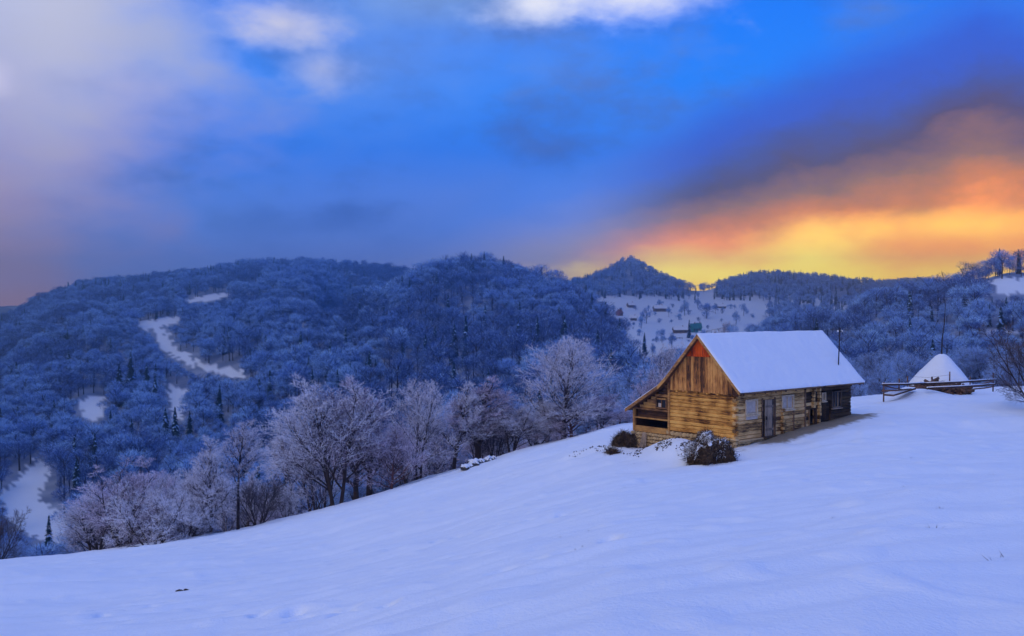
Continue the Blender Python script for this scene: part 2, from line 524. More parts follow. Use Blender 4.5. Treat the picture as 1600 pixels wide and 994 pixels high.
plain('mortar', (0.26, 0.17, 0.09), (0.16, 0.11, 0.06), 5, 0.95)
plain('pole_dark', (0.05, 0.035, 0.03), (0.025, 0.02, 0.02), 5)
plain('insulator', (0.8, 0.8, 0.8), (0.7, 0.7, 0.7), 5, 0.3)
plain('straw_dark', (0.11, 0.065, 0.035), (0.028, 0.016, 0.011), 9, 0.95, 0.8)
plain('straw_pale', (0.34, 0.22, 0.13), (0.16, 0.10, 0.06), 4, 0.95)
plain('hay', (0.22, 0.12, 0.07), (0.10, 0.055, 0.035), 7, 0.95, 0.6)
plain('bark', (0.075, 0.048, 0.040), (0.032, 0.022, 0.020), 3, 0.95, 0.0, 0.3)
plain('bark_red', (0.20, 0.09, 0.08), (0.11, 0.05, 0.045), 3, 0.95, 0.0, 0.3)
plain('frost', (0.88, 0.85, 0.90), (0.66, 0.62, 0.70), 1.3, 0.9, 0.0, 0.35)
plain('frost_pink', (0.86, 0.76, 0.86), (0.62, 0.51, 0.62), 1.3, 0.9, 0.0, 0.35)
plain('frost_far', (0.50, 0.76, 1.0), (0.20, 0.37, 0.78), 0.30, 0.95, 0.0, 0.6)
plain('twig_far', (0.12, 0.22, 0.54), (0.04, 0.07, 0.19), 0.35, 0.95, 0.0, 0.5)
plain('spruce', (0.020, 0.055, 0.070), (0.010, 0.026, 0.036), 1.0, 0.95, 0.0, 0.4)
plain('rock', (0.10, 0.09, 0.09), (0.05, 0.045, 0.05), 4, 0.9, 0.5)
plain('earth', (0.10, 0.07, 0.05), (0.05, 0.035, 0.028), 12, 0.95, 0.6)
plain('far_wall', (0.22, 0.15, 0.11), (0.12, 0.08, 0.06), 2)
plain('far_wall_red', (0.34, 0.13, 0.10), (0.22, 0.08, 0.06), 2)
plain('far_wall_green', (0.05, 0.34, 0.30), (0.03, 0.24, 0.22), 2)
plain('far_roof_green', (0.04, 0.26, 0.24), (0.03, 0.20, 0.18), 2)
plain('far_wall_pale', (0.5, 0.46, 0.42), (0.4, 0.36, 0.33), 2)
plain('glass', (0.03, 0.03, 0.035), (0.02, 0.02, 0.025), 2, 0.12)


def snow_mat(name, ground_attr):
    m, t, b = new_mat(name)
    ge = t.new('ShaderNodeNewGeometry')
    pos = ge.outputs['Position']
    c = t.mix(t.noise(pos, 0.6, 4), (0.80, 0.82, 0.87), (0.87, 0.88, 0.91))
    if ground_attr:
        at = t.new('ShaderNodeAttribute', attribute_name='dirt')
        d = t.m('ADD', at.outputs['Fac'], t.m('MULTIPLY', t.m('SUBTRACT', t.noise(pos, 2.6, 6, 0.7), 0.5), 1.1))
        d = t.m('MULTIPLY', t.ss(d, 0.30, 0.85), t.ss(at.outputs['Fac'], 0.03, 0.3))
        c = t.mix(t.m('MULTIPLY', d, 0.9), c, t.mix(t.noise(pos, 7, 4), (0.30, 0.21, 0.11), (0.13, 0.10, 0.05)))
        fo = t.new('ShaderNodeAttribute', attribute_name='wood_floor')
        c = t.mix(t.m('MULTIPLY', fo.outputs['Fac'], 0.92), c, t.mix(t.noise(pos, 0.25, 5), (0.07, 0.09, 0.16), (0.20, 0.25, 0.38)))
    t.link(c, b.inputs['Base Color'])
    b.inputs['Roughness'].default_value = 0.75
    b.inputs['Specular IOR Level'].default_value = 0.15
    bn = t.new('ShaderNodeBump')
    bn.inputs['Strength'].default_value = 0.6
    bn.inputs['Distance'].default_value = 0.05
    hgt = t.m('ADD', t.m('MULTIPLY', t.noise(pos, 5.0, 5, 0.6), 0.6), t.m('MULTIPLY', t.noise(pos, 20.0, 5, 0.7), 0.45))
    t.link(hgt, bn.inputs['Height'])
    t.link(bn.outputs[0], b.inputs['Normal'])
    return m


snow_mat('snow', False)
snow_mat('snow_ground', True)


# ------------------------------------------------------------------ object helpers
def tag(o, label=None, cat=None, group=None, kind=None):
    if label:
        o['label'] = label
    if cat:
        o['category'] = cat
    if group:
        o['group'] = group
    if kind:
        o['kind'] = kind
    return o


def link(name, me, mat=None, parent=None, loc=None, rot=None, scale=None):
    o = bpy.data.objects.new(name, me)
    COL.objects.link(o)
    if mat is not None and me is not None and not me.materials:
        me.materials.append(MATS[mat])
    if parent:
        o.parent = parent
    if loc is not None:
        o.location = loc
    if rot is not None:
        o.rotation_euler = rot
    if scale is not None:
        o.scale = scale if hasattr(scale, '__len__') else (scale,) * 3
    return o


def empty(name, loc=(0, 0, 0), rz=0.0):
    o = bpy.data.objects.new(name, None)
    o.empty_display_size = 0.3
    COL.objects.link(o)
    o.location = loc
    o.rotation_euler = (0, 0, rz)
    return o


def mesh(name, verts, faces, smooth=False):
    me = bpy.data.meshes.new(name)
    me.from_pydata([tuple(v) for v in verts], [], faces)
    if smooth:
        me.polygons.foreach_set('use_smooth', [True] * len(me.polygons))
    me.update()
    return me


def np_mesh(name, V, Fq, smooth=False):
    """V (n,3), Fq (m,k) all faces with k corners"""
    me = bpy.data.meshes.new(name)
    V = np.asarray(V, np.float32)
    Fq = np.asarray(Fq, np.int32)
    k = Fq.shape[1]
    me.vertices.add(len(V))
    me.vertices.foreach_set('co', V.ravel())
    me.loops.add(Fq.size)
    me.loops.foreach_set('vertex_index', Fq.ravel())
    me.polygons.add(len(Fq))
    me.polygons.foreach_set('loop_start', np.arange(0, Fq.size, k, dtype=np.int32))
    me.polygons.foreach_set('loop_total', np.full(len(Fq), k, np.int32))
    if smooth:
        me.polygons.foreach_set('use_smooth', np.ones(len(Fq), bool))
    me.update(calc_edges=True)
    return me


def box_mesh(x0, x1, y0, y1, z0, z1, bev=0.0, name='box'):
    bm = bmesh.new()
    bmesh.ops.create_cube(bm, size=1)
    for v in bm.verts:
        v.co = ((x0 + x1) / 2 + v.co.x * (x1 - x0), (y0 + y1) / 2 + v.co.y * (y1 - y0), (z0 + z1) / 2 + v.co.z * (z1 - z0))
    if bev:
        bmesh.ops.bevel(bm, geom=bm.edges[:], offset=bev, segments=1, affect='EDGES')
    me = bpy.data.meshes.new(name)
    bm.to_mesh(me)
    bm.free()
    return me


def prism_mesh(pts, axis, a, b, name='prism'):
    """polygon pts in the other two axes, extruded from a to b along axis"""
    def mk(p, h):
        return {'x': (h, p[0], p[1]), 'y': (p[0], h, p[1]), 'z': (p[0], p[1], h)}[axis]
    nn = len(pts)
    V = [mk(p, a) for p in pts] + [mk(p, b) for p in pts]
    Fs = [tuple(range(nn)), tuple(range(2 * nn - 1, nn - 1, -1))]
    Fs += [(i, nn + i, nn + (i + 1) % nn, (i + 1) % nn) for i in range(nn)]
    me = mesh(name, V, Fs)
    bm = bmesh.new()
    bm.from_mesh(me)
    bmesh.ops.recalc_face_normals(bm, faces=bm.faces)
    bm.to_mesh(me)
    bm.free()
    return me


def tube(pts, radii, sides=6, cap=True):
    """list of points, list of radii -> verts, faces"""
    V, Fs = [], []
    pts = [Vector(p) for p in pts]
    ref = Vector((0.31, 0.87, 0.37))
    for i, p in enumerate(pts):
        d = (pts[min(i + 1, len(pts) - 1)] - pts[max(i - 1, 0)]).normalized()
        s_ = d.cross(ref).normalized()
        t_ = d.cross(s_)
        for k in range(sides):
            an = 2 * math.pi * k / sides
            V.append(p + (s_ * math.cos(an) + t_ * math.sin(an)) * radii[i])
    for i in range(len(pts) - 1):
        for k in range(sides):
            a, b = i * sides + k, i * sides + (k + 1) % sides
            Fs.append((a, b, b + sides, a + sides))
    if cap:
        Fs.append(tuple(range(sides - 1, -1, -1)))
        Fs.append(tuple(range((len(pts) - 1) * sides, len(pts) * sides)))
    return V, Fs


def tube_obj(name, pts, radii, mat, parent=None, sides=6, **kw):
    V, Fs = tube(pts, radii, sides)
    return link(name, mesh(name, V, Fs, True), mat, parent, **kw)


def copy_tree(root, **kw):
    r = root.copy()
    COL.objects.link(r)
    for ch in root.children:
        c = ch.copy()
        COL.objects.link(c)
        c.parent = r
        for g in ch.children:
            d = g.copy()
            COL.objects.link(d)
            d.parent = c
    for k, v in kw.items():
        setattr(r, k, v)
    return r


# ------------------------------------------------------------------ clearings in the woods (surveyed corners) and where trees stand
CLEAR = [
    (0, 900, [(241, 512), (258, 514), (272, 540), (312, 566), (384, 582), (380, 591), (330, 582), (286, 566), (246, 540)]),
    (0, 900, [(214, 507), (240, 499), (285, 494), (278, 503), (244, 514), (224, 515)]),
    (0, 900, [(292, 468), (330, 460), (372, 456), (352, 464), (326, 472), (296, 473)]),
    (0, 900, [(122, 626), (162, 616), (164, 636), (152, 658), (130, 658)]),
    (0, 900, [(258, 600), (276, 604), (293, 612), (284, 652), (270, 658), (264, 630)]),
    (0, 900, [(-6, 776), (60, 718), (80, 728), (58, 780), (98, 804), (112, 850), (62, 846), (14, 818)]),
    (0, 900, [(418, 688), (442, 688), (458, 718), (430, 712)]),
    (430, 1100, [(930, 462), (1080, 462), (1092, 440), (1112, 440), (1118, 466), (1200, 462), (1200, 490), (1140, 560), (1000, 570), (940, 500)]),
    (0, 420, [(1548, 437), (1572, 434), (1660, 434), (1660, 452), (1562, 460)]),
    (0, 420, [(1536, 515), (1590, 514), (1588, 521), (1540, 522)]),
    (0, 420, [(1298, 455), (1326, 455), (1322, 482), (1300, 482)]),
]


def in_poly(px, py, poly):
    inside = np.zeros(px.shape, bool)
    j = len(poly) - 1
    for i in range(len(poly)):
        xi, yi = poly[i]
        xj, yj = poly[j]
        c = ((yi > py) != (yj > py)) & (px < (xj - xi) * (py - yi) / (yj - yi + 1e-9) + xi)
        inside ^= c
        j = i
    return inside


def in_clear(px, py, Y):
    r = np.zeros(px.shape, bool)
    w_ = np.clip(600.0 / np.maximum(Y, 1), 1, 1.4)
    px, py = px + pnoise(px / 9, py / 5) * 7 * w_, py + pnoise(px / 8 + 40, py / 5) * 4.5 * w_
    for (a, b, poly) in CLEAR:
        r |= in_poly(px, py, poly) & (Y > a) & (Y < b)
    return r


# ------------------------------------------------------------------ terrain: one sheet, foreground slope, valley, hills
def build_terrain():
    th_in = np.radians(np.linspace(-33, 33, 430))
    th_out = np.radians(np.concatenate([np.linspace(-180, -36, 40), ]))
    th = np.concatenate([th_out, th_in, -th_out[::-1][:-1]])
    r = np.concatenate([np.geomspace(1.2, 4.2, 8)[:-1], np.geomspace(4.2, 34, 380)[:-1], np.geomspace(34, 92, 230)[:-1], np.geomspace(92, 1150, 250)])
    TH, R = np.meshgrid(th, r)
    X, Yy = R * np.sin(TH), R * np.cos(TH)
    Z = ground(X.ravel(), Yy.ravel()).reshape(X.shape)
    nr, nc = X.shape
    V = np.stack([X, Yy, Z], -1).reshape(-1, 3)
    centre = np.array([[0, 0, -1.75]])
    idx = np.arange(nr * nc).reshape(nr, nc)
    a, b = idx[:-1], idx[1:]
    Q = np.stack([a, np.roll(a, -1, 1), np.roll(b, -1, 1), b], -1).reshape(-1, 4)
    Q = Q[:, ::-1]
    me = np_mesh('ground', V, Q, True)
    # trampled, muddy snow along the long wall, bare grass at the far end, dark blue floor under the woods
    lx, ly = to_house(V[:, 0], V[:, 1])
    dirt = 1.25 * sstep(lx, 0.2, 2.4) * (1 - sstep(lx, 9.8, 12.8)) * (1 - sstep(-ly, 0.5, 2.6)) * (ly < 0.6)
    dirt = np.maximum(dirt, 1.1 * np.exp(-(((lx - 11.9) / 1.3) ** 2 + ((ly - 0.4) / 1.5) ** 2)))
    dirt = np.maximum(dirt, 0.55 * np.exp(-(((lx + 0.5) / 0.8) ** 2 + ((ly + 0.4) / 1.0) ** 2)))
    dirt = np.maximum(dirt, 1.4 * np.exp(-(((V[:, 0] - HOLE[0]) / 0.24) ** 2 + ((V[:, 1] - HOLE[1]) / 0.42) ** 2)))
    at = me.attributes.new('dirt', 'FLOAT', 'POINT')
    at.data.foreach_set('value', dirt.astype(np.float32))
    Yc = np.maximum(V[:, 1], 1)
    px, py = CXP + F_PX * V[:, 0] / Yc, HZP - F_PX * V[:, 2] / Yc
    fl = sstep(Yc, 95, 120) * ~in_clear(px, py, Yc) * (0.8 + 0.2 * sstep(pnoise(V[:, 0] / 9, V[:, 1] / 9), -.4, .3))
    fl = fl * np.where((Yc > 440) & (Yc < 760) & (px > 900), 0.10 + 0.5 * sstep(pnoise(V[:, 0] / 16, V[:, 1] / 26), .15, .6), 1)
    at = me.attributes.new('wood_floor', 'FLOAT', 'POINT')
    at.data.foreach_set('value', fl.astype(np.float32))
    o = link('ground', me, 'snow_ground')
    tag(o, kind='structure')
    return o


build_terrain()


# ------------------------------------------------------------------ the air
def build_haze():
    o = link('haze', box_mesh(-1170, 1170, -1170, 1170, -110, 64, name='haze'))
    m = bpy.data.materials.new('haze')
    m.use_nodes = True
    t = NT(m.node_tree)
    v = t.new('ShaderNodeVolumePrincipled')
    v.inputs['Color'].default_value = (0.32, 0.62, 1.0, 1)
    v.inputs['Density'].default_value = HAZE_DENSITY
    v.inputs['Anisotropy'].default_value = 0.88
    out = t.new('ShaderNodeOutputMaterial')
    t.link(v.outputs[0], out.inputs['Volume'])
    o.data.materials.append(m)
    tag(o, 'thin blue winter haze filling the valley air', 'haze', kind='stuff')


HAZE_DENSITY = 0.0013
build_haze()


# ------------------------------------------------------------------ log house
house = empty('log_house', (HX, HY, HZ), HANG)
tag(house, 'old timber log house with steep snow covered roof and stone footing', 'house')


def beam_mesh(name, seed, hw, hh, wav=0.012, segs=5):
    """a hewn log, unit length along x, rounded corners, slightly crooked"""
    r_ = random.Random(seed)
    sec = []
    c = 0.32
    for (sy, sz) in ((-1, -1), (1, -1), (1, 1), (-1, 1)):
        for (fy, fz) in ((1, 1 - c), (1 - c, 1)) if sy * sz > 0 else ((1 - c, 1), (1, 1 - c)):
            sec.append((sy * hw * fy, sz * hh * fz))
    V, Fs = [], []
    for i in range(segs + 1):
        oy, oz, k = r_.uniform(-wav, wav), r_.uniform(-wav, wav) * 0.6, 1 + r_.uniform(-0.05, 0.04)
        for (a, b) in sec:
            V.append((i / segs, a * k + oy, b * k + oz))
    ns = len(sec)
    for i in range(segs):
        for k in range(ns):
            a, b = i * ns + k, i * ns + (k + 1) % ns
            Fs.append((a, b, b + ns, a + ns))
    Fs.append(tuple(range(ns - 1, -1, -1)))
    Fs.append(tuple(range(segs * ns, segs * ns + ns)))
    me = mesh(name, V, Fs)
    bm = bmesh.new()
    bm.from_mesh(me)
    bmesh.ops.recalc_face_normals(bm, faces=bm.faces)
    bm.to_mesh(me)
    bm.free()
    return me


ROW = 0.19
LOGS = {}


def log_piece(mat, length):
    key = (mat, random.randrange(5))
    if key not in LOGS:
        LOGS[key] = beam_mesh('log', hash(key[1]) + 17, 0.095, 0.0905, 0.016)
        LOGS[key].materials.append(MATS[mat])
    return LOGS[key]


long_wall = link('long_wall', prism_mesh([(0.16, 0.0), (0.19, 0.0), (0.19, -0.5), (0.16, -0.5)], 'x', 0.2, 10.3), 'mortar', house)
gable_wall = link('gable_wall', prism_mesh([(0.16, -0.02), (0.19, -0.02), (0.19, -0.7), (0.16, -0.7)], 'y', 0.2, 4.2), 'mortar', house)

OPEN = [(0.80, 1.74, 1.18, 1.84), (2.20, 3.20, -0.2, 1.84), (3.90, 4.86, 1.22, 1.92), (6.36, 6.96, -0.2, 1.04), (7.45, 8.42, -0.2, 1.42),
        (7.55, 7.90, 1.44, 1.88), (8.55, 9.42, 1.00, 1.90)]
for i in range(13):
    z0 = -0.095 + i * ROW
    zc = z0 + ROW / 2
    cuts = sorted([(a, b) for (a, b, c, d) in OPEN if c - 0.04 < zc < d + 0.04])
    x = 0.15 if i % 2 else -0.03
    segs = []
    for (a, b) in cuts + [(10.45, 11)]:
        if a - x > 0.08:
            segs.append((x, a))
        x = max(x, b)
    pieces = []
    for (a, b) in segs:
        brk = [p for p in (3.86, 5.94, 7.42) if a + 0.25 < p < b - 0.25]
        q = [a] + brk + [b]
        pieces += list(zip(q[:-1], q[1:]))
    for (a, b) in pieces:
        mt = 'log_long' if b < 5.97 else ('log_long' if b < 7.46 and i % 3 else 'log_dark')
        link('log', log_piece(mt, b - a), None, long_wall, (a, 0.10 + random.uniform(-.012, .012), zc), (random.choice((0, math.pi)), random.uniform(-.004, .004), 0), (b - a - 0.012, 1, 1.0))
for i in range(12):
    zc = ROW / 2 + i * ROW
    y0 = -0.03 if i % 2 else 0.13
    y1 = 4.34
    cut = [y0, y1] if i % 4 else [y0, random.uniform(1.2, 3.0), y1]
    for a, b in zip(cut[:-1], cut[1:]):
        link('log', log_piece('log_gable', b - a), None, gable_wall, (0.10 + random.uniform(-.012, .012), a, zc), (0, 0, math.pi / 2), (b - a - 0.012, 1, 1.0))
# log ends of the cross walls, standing out of the long wall
END = beam_mesh('log_end', 5, 0.075, 0.075, 0.006, 1)
END.materials.append(MATS['log_long'])
for (x, za, zb) in ((3.86, -0.05, 1.15), (6.66, 1.12, 2.1), (7.20, 0.1, 2.2), (0.12, -10, -9)):
    i = 0
    while za + i * ROW < zb:
        link('log_end', END, None, long_wall, (x + random.uniform(-.02, .02), 0.05, za + i * ROW + 0.09), (0, 0, -math.pi / 2), (0.16 + random.uniform(0, .05), 1, 1))
        i += 1

# upright posts and rails of the long wall
for (x, za, zb, wdt) in ((4.90, -0.1, 1.2, .05), (5.95, -0.1, 2.2, .07), (6.33, 0, 1.05, .05), (6.99, 0, 1.05, .05), (2.17, -0.1, 1.9, .06), (3.24, -0.1, 1.9, .06)):
    link('post', box_mesh(x - wdt, x + wdt, -0.035, 0.12, za, zb, 0.012), 'trim_long', long_wall)


# windows: frame, pane, mullions
def window(x0, x1, z0, z1, pane_mat, bars, frame_mat='frame_paint', fw=0.09):
    w_ = link('window', box_mesh(x0 + fw * .6, x1 - fw * .6, 0.045, 0.06, z0 + fw * .6, z1 - fw * .6), pane_mat, house)
    for (a, b, c, d) in ((x0, x0 + fw, z0, z1), (x1 - fw, x1, z0, z1), (x0 + fw, x1 - fw, z0, z0 + fw), (x0 + fw, x1 - fw, z1 - fw, z1)):
        link('frame', box_mesh(a, b, -0.04, 0.09, c, d, 0.01), frame_mat, w_)
    for k in range(bars):
        xm = x0 + (x1 - x0) * (k + 1) / (bars + 1)
        link('mullion', box_mesh(xm - .022, xm + .022, 0.0, 0.04, z0 + fw, z1 - fw), frame_mat, w_)
    link('sill', box_mesh(x0 - .05, x1 + .05, -0.09, 0.08, z0 - .07, z0 - .005, 0.01), frame_mat, w_)
    return w_


window(0.76, 1.78, 1.12, 1.90, 'shutter', 0)
link('apron_board', box_mesh(0.80, 1.74, -0.03, 0.0, 0.88, 1.05, 0.006), 'shutter', house)
window(3.84, 4.92, 1.18, 1.96, 'shutter', 1)
window(7.53, 7.92, 1.43, 1.90, 'glass', 1, 'frame_paint', 0.06)
window(8.52, 9.45, 0.98, 1.92, 'glass', 2, 'plank_grey', 0.07)


# doors: each upright board is a piece
def door(x0, x1, z0, z1, y, nb, mat, handle=True):
    d = link('door', box_mesh(x0 + .03, x1 - .03, y + .032, y + .055, z0 + .02, z1 - .02), mat, house)
    w_ = (x1 - x0) / nb
    for k in range(nb):
        link('plank', box_mesh(x0 + k * w_ + .006, x0 + (k + 1) * w_ - .006, y - random.uniform(0, .012), y + .03, z0 - random.uniform(0, .03), z1 + random.uniform(-.02, .02), 0.005), mat, d)
    for zz in (z0 + .35, z1 - .35):
        link('batten', box_mesh(x0 + .04, x1 - .04, y - .04, y - .014, zz - .05, zz + .05, 0.006), mat, d)
    if handle:
        link('handle', box_mesh(x0 + .06, x0 + .09, y - .09, y - .014, (z0 + z1) / 2 - .09, (z0 + z1) / 2 + .09, 0.006), 'pole_dark', d)
    return d


door(2.42, 3.17, -0.08, 1.80, 0.02, 5, 'plank_grey')
d_ = door(7.52, 8.38, 0.05, 1.40, 0.10, 6, 'log_dark')
d_['label'] = 'dark board door near the far end'
link('door_board', box_mesh(6.40, 6.93, 0.30, 0.33, 0.0, 1.0), 'log_dark', house)
link('threshold', box_mesh(2.15, 3.3, -0.16, 0.1, -0.17, -0.09, 0.012), 'log_dark', house)

# gable boards, trimmed to the roof
PROF = [(-0.55, 2.40), (2.12, 5.20), (4.30, 2.87), (4.85, 2.38), (7.25, 0.95)]


def roof_z(y):
    return float(np.interp(y, [p[0] for p in PROF], [p[1] for p in PROF]))


gable = link('gable', prism_mesh([(0.0, 2.30), (4.3, 2.30), (4.3, 2.72), (2.12, 5.02), (0.0, 2.80)], 'x', 0.06, 0.09), 'plank_dark', house)
y = -0.14
while y < 4.40:
    w_ = random.uniform(0.13, 0.19)
    a, b = y + .005, min(y + w_, 4.45) - .005
    x0 = -0.055 - random.uniform(0, .02)
    za, zb = 2.20 + random.uniform(-.06, .02), 4.06
    ta, tb = roof_z(a) - .10, roof_z(b) - .10
    pts = [(a, za), (b, za)]
    if min(ta, tb) > zb:
        pts += [(b, zb), (a, zb)]
    else:
        ym = 2.12
        pts += [(b, min(tb, max(zb, za))), (a, min(ta, max(zb, za)))]
    link('plank', prism_mesh(pts, 'x', x0, x0 + .03), 'plank_gable', gable)
    if max(ta, tb) > zb + .05:
        tm = [(a, max(zb - .03, za)), (b, max(zb - .03, za)), (b, max(tb, zb)), (a, max(ta, zb))]
        if a < 2.12 < b:
            tm = [(a, zb - .03), (b, zb - .03), (b, tb), (2.12, 5.09), (a, ta)]
        link('red_plank', prism_mesh(tm, 'x', x0 - .035, x0 - .004), 'plank_red', gable)
    y += w_
link('tie_beam', box_mesh(0.0, 0.22, -0.45, 4.75, 2.285, 2.44, 0.015), 'plank_dark', gable)
for k in range(6):
    link('joist_end', box_mesh(-0.10, 0.1, 0.35 + k * 0.68, 0.47 + k * 0.68, 2.10, 2.185, 0.012), 'log_gable', gable)

# roof: board deck, verge boards, rafters, snow
def offset_prof(d):
    return [(p[0], p[1] - d) for p in PROF]


deck_pts = PROF + offset_prof(0.10)[::-1]
roof = link('roof', prism_mesh(deck_pts, 'x', -0.40, 10.80, 'roof'), 'plank_dark', house)
for (i, j, hh, mt) in ((0, 1, .20, 'trim'), (1, 2, .20, 'trim'), (2, 3, .19, 'trim'), (3, 4, .17, 'trim')):
    (ya, za), (yb, zb) = PROF[i], PROF[j]
    for (xa, xb) in ((-0.445, -0.405), (10.805, 10.845)):
        link('verge_board', prism_mesh([(ya, za + .02), (yb, zb + .02), (yb, zb - hh), (ya, za - hh)], 'x', xa, xb), mt, roof)
link('fascia', box_mesh(-0.40, 10.80, -0.60, -0.555, 2.27, 2.41, 0.008), 'trim_long', roof)
for k in range(13):
    x = -0.05 + k * 0.88
    link('rafter', prism_mesh([(-0.5, 2.33), (1.0, 3.90), (1.0, 3.76), (-0.5, 2.19)], 'x', x, x + .1), 'plank_dark', roof)


def snow_sheet(name, pts, x0, x1, thick, parent, nx=150, ns=46, seed=0):
    """snow lying on a roof plane given by its (y, z) line"""
    L_ = [0]
    for a, b in zip(pts[:-1], pts[1:]):
        L_.append(L_[-1] + math.hypot(b[0] - a[0], b[1] - a[1]))
    S = np.linspace(0, L_[-1], ns)
    S[1], S[-2] = S[0] + .03, S[-1] - .03
    Xs = np.linspace(x0, x1, nx)
    Xs[1], Xs[-2] = Xs[0] + .03, Xs[-1] - .03
    SS, XX = np.meshgrid(S, Xs, indexing='ij')
    Yb, Zb = np.interp(SS, L_, [p[0] for p in pts]), np.interp(SS, L_, [p[1] for p in pts])
    e = np.minimum(np.minimum(SS, L_[-1] - SS), np.minimum(XX - x0, x1 - XX))
    t = thick * (0.35 + 0.65 * np.sqrt(np.clip(e / 0.10, 0, 1)))
    t = t * (1 + 0.34 * pnoise(XX / 1.7 + seed, SS / 1.1) + 0.20 * pnoise(XX / 0.4, SS / 0.35 + seed))
    lip = np.exp(-(SS / 0.16) ** 2) * (0.035 + 0.05 * pnoise(XX / 0.7 + seed, XX * 0) + 0.03 * pnoise(XX / 0.22, XX * 0 + seed))
    Yb = Yb + lip * math.copysign(1, pts[0][0] - pts[-1][0])
    t = t - 0.022 * np.exp(-((SS - L_[-1] * 0.46 - .06 * np.sin(XX)) / 0.05) ** 2)   # course of the boards beneath
    t = t - 0.03 * np.exp(-((SS - L_[-1] + 0.28) / 0.045) ** 2)                      # along the ridge board
    top = np.stack([XX, Yb, Zb + t + .004], -1).reshape(-1, 3)
    bot = np.stack([XX, Yb, Zb + .004], -1).reshape(-1, 3)
    idx = np.arange(ns * nx).reshape(ns, nx)
    Q = np.stack([idx[:-1, :-1], idx[:-1, 1:], idx[1:, 1:], idx[1:, :-1]], -1).reshape(-1, 4)
    per = np.concatenate([idx[0, :-1], idx[:-1, -1], idx[-1, ::-1][:-1], idx[::-1, 0][:-1]])
    nxt = np.roll(per, -1)
    N0 = ns * nx
    sk = np.stack([per + N0, nxt + N0, nxt, per], -1)
    me = np_mesh(name, np.concatenate([top, bot]), np.concatenate([Q, sk]), True)
    return link(name, me, 'snow', parent)


snow_sheet('roof_snow', [(-0.60, 2.352), (2.13, 5.21)], -0.46, 10.86, 0.10, roof)
snow_sheet('roof_snow', [(7.30, 0.92), (4.85, 2.38), (4.30, 2.87), (2.13, 5.19)], -0.43, 10.84, 0.085, roof, 120, 40, 3.0)

# electric mast on the roof
mast = tube_obj('mast', [(9.60, 0.28, 3.2), (9.66, 0.28, 4.2), (9.74, 0.26, 5.45)], [.035, .032, .028], 'pole_dark', house, 8)
link('crossarm', box_mesh(9.52, 9.96, 0.24, 0.28, 5.22, 5.26), 'pole_dark', mast)
for x in (9.52, 9.94):
    V, Fs = tube([(x, .26, 5.20), (x, .26, 5.26), (x, .26, 5.31)], [.03, .045, .02], 8)
    link('insulator', mesh('insulator', V, Fs, True), 'insulator', mast)

# lean-to on the gable side
lean = link('lean_to', box_mesh(0.02, 0.16, 4.46, 6.94, -0.26, 0.05, 0.015), 'trim', house)
for (yy, zt) in ((4.42, 2.55), (6.98, 0.98)):
    link('post', box_mesh(-0.03, 0.12, yy - .07, yy + .07, -0.25, zt, 0.012), 'trim', lean)
link('rail', box_mesh(-0.02, 0.06, 4.5, 6.93, 0.96, 1.06, 0.012), 'trim', lean)
link('rail', box_mesh(-0.02, 0.06, 4.5, 6.93, 0.47, 0.55, 0.012), 'trim', lean)
for k in range(3):
    link('board', box_mesh(0.28 + .01 * (k % 2), 0.31 + .01 * (k % 2), 4.5, 6.94, 0.50 + k * .16, 0.65 + k * .16, 0.004), 'plank_dark', lean)
for k in range(9):                                           # boards above the rail, trimmed by the roof
    za, zb = 1.07 + k * .165, 1.07 + (k + 1) * .165 - .008
    ye = float(np.interp(zb + .12, [0.95, 2.38, 2.87], [7.25, 4.85, 4.30]))
    y0 = 4.50
    spans = [(y0, min(ye, 6.9))]
    if za < 1.64 and zb > 1.14:
        spans = [(y0, 4.60), (5.36, min(ye, 6.9))]
    for (a, b) in spans:
        if b - a > .05:
            link('board', box_mesh(0.05 + .008 * (k % 2), 0.08 + .008 * (k % 2), a, b, za, zb, 0.004), 'plank_dark' if a > 5.5 or k > 4 else 'trim', lean)
lw = link('window', box_mesh(0.07, 0.085, 4.62, 5.34, 1.16, 1.62), 'glass', lean)
for (a, b, c, d) in ((4.58, 4.67, 1.10, 1.68), (5.29, 5.38, 1.10, 1.68), (4.67, 5.29, 1.10, 1.18), (4.67, 5.29, 1.60, 1.68)):
    link('frame', box_mesh(0.0, 0.05, a, b, c, d, 0.008), 'trim', lw)
link('mullion', box_mesh(0.03, 0.06, 4.96, 5.0, 1.19, 1.59), 'trim', lw)
link('pane_cloth', box_mesh(0.055, 0.066, 5.02, 5.22, 1.19, 1.40), 'shutter', lw)
link('side_wall', box_mesh(0.1, 10.4, 6.93, 6.99, -0.9, 1.0), 'plank_dark', house)
link('end_wall', prism_mesh([(0.2, -0.3), (6.9, -0.6), (6.9, 0.95), (4.85, 2.2), (4.3, 2.7), (2.12, 5.0), (0.1, 2.9)], 'x', 10.30, 10.38), 'log_dark', house)
link('inner_wall', box_mesh(0.2, 10.3, 4.25, 4.31, -0.5, 2.3), 'plank_dark', house)
link('floor_boards', box_mesh(0.22, 10.28, 0.2, 6.9, -0.3, -0.24), 'plank_dark', house)

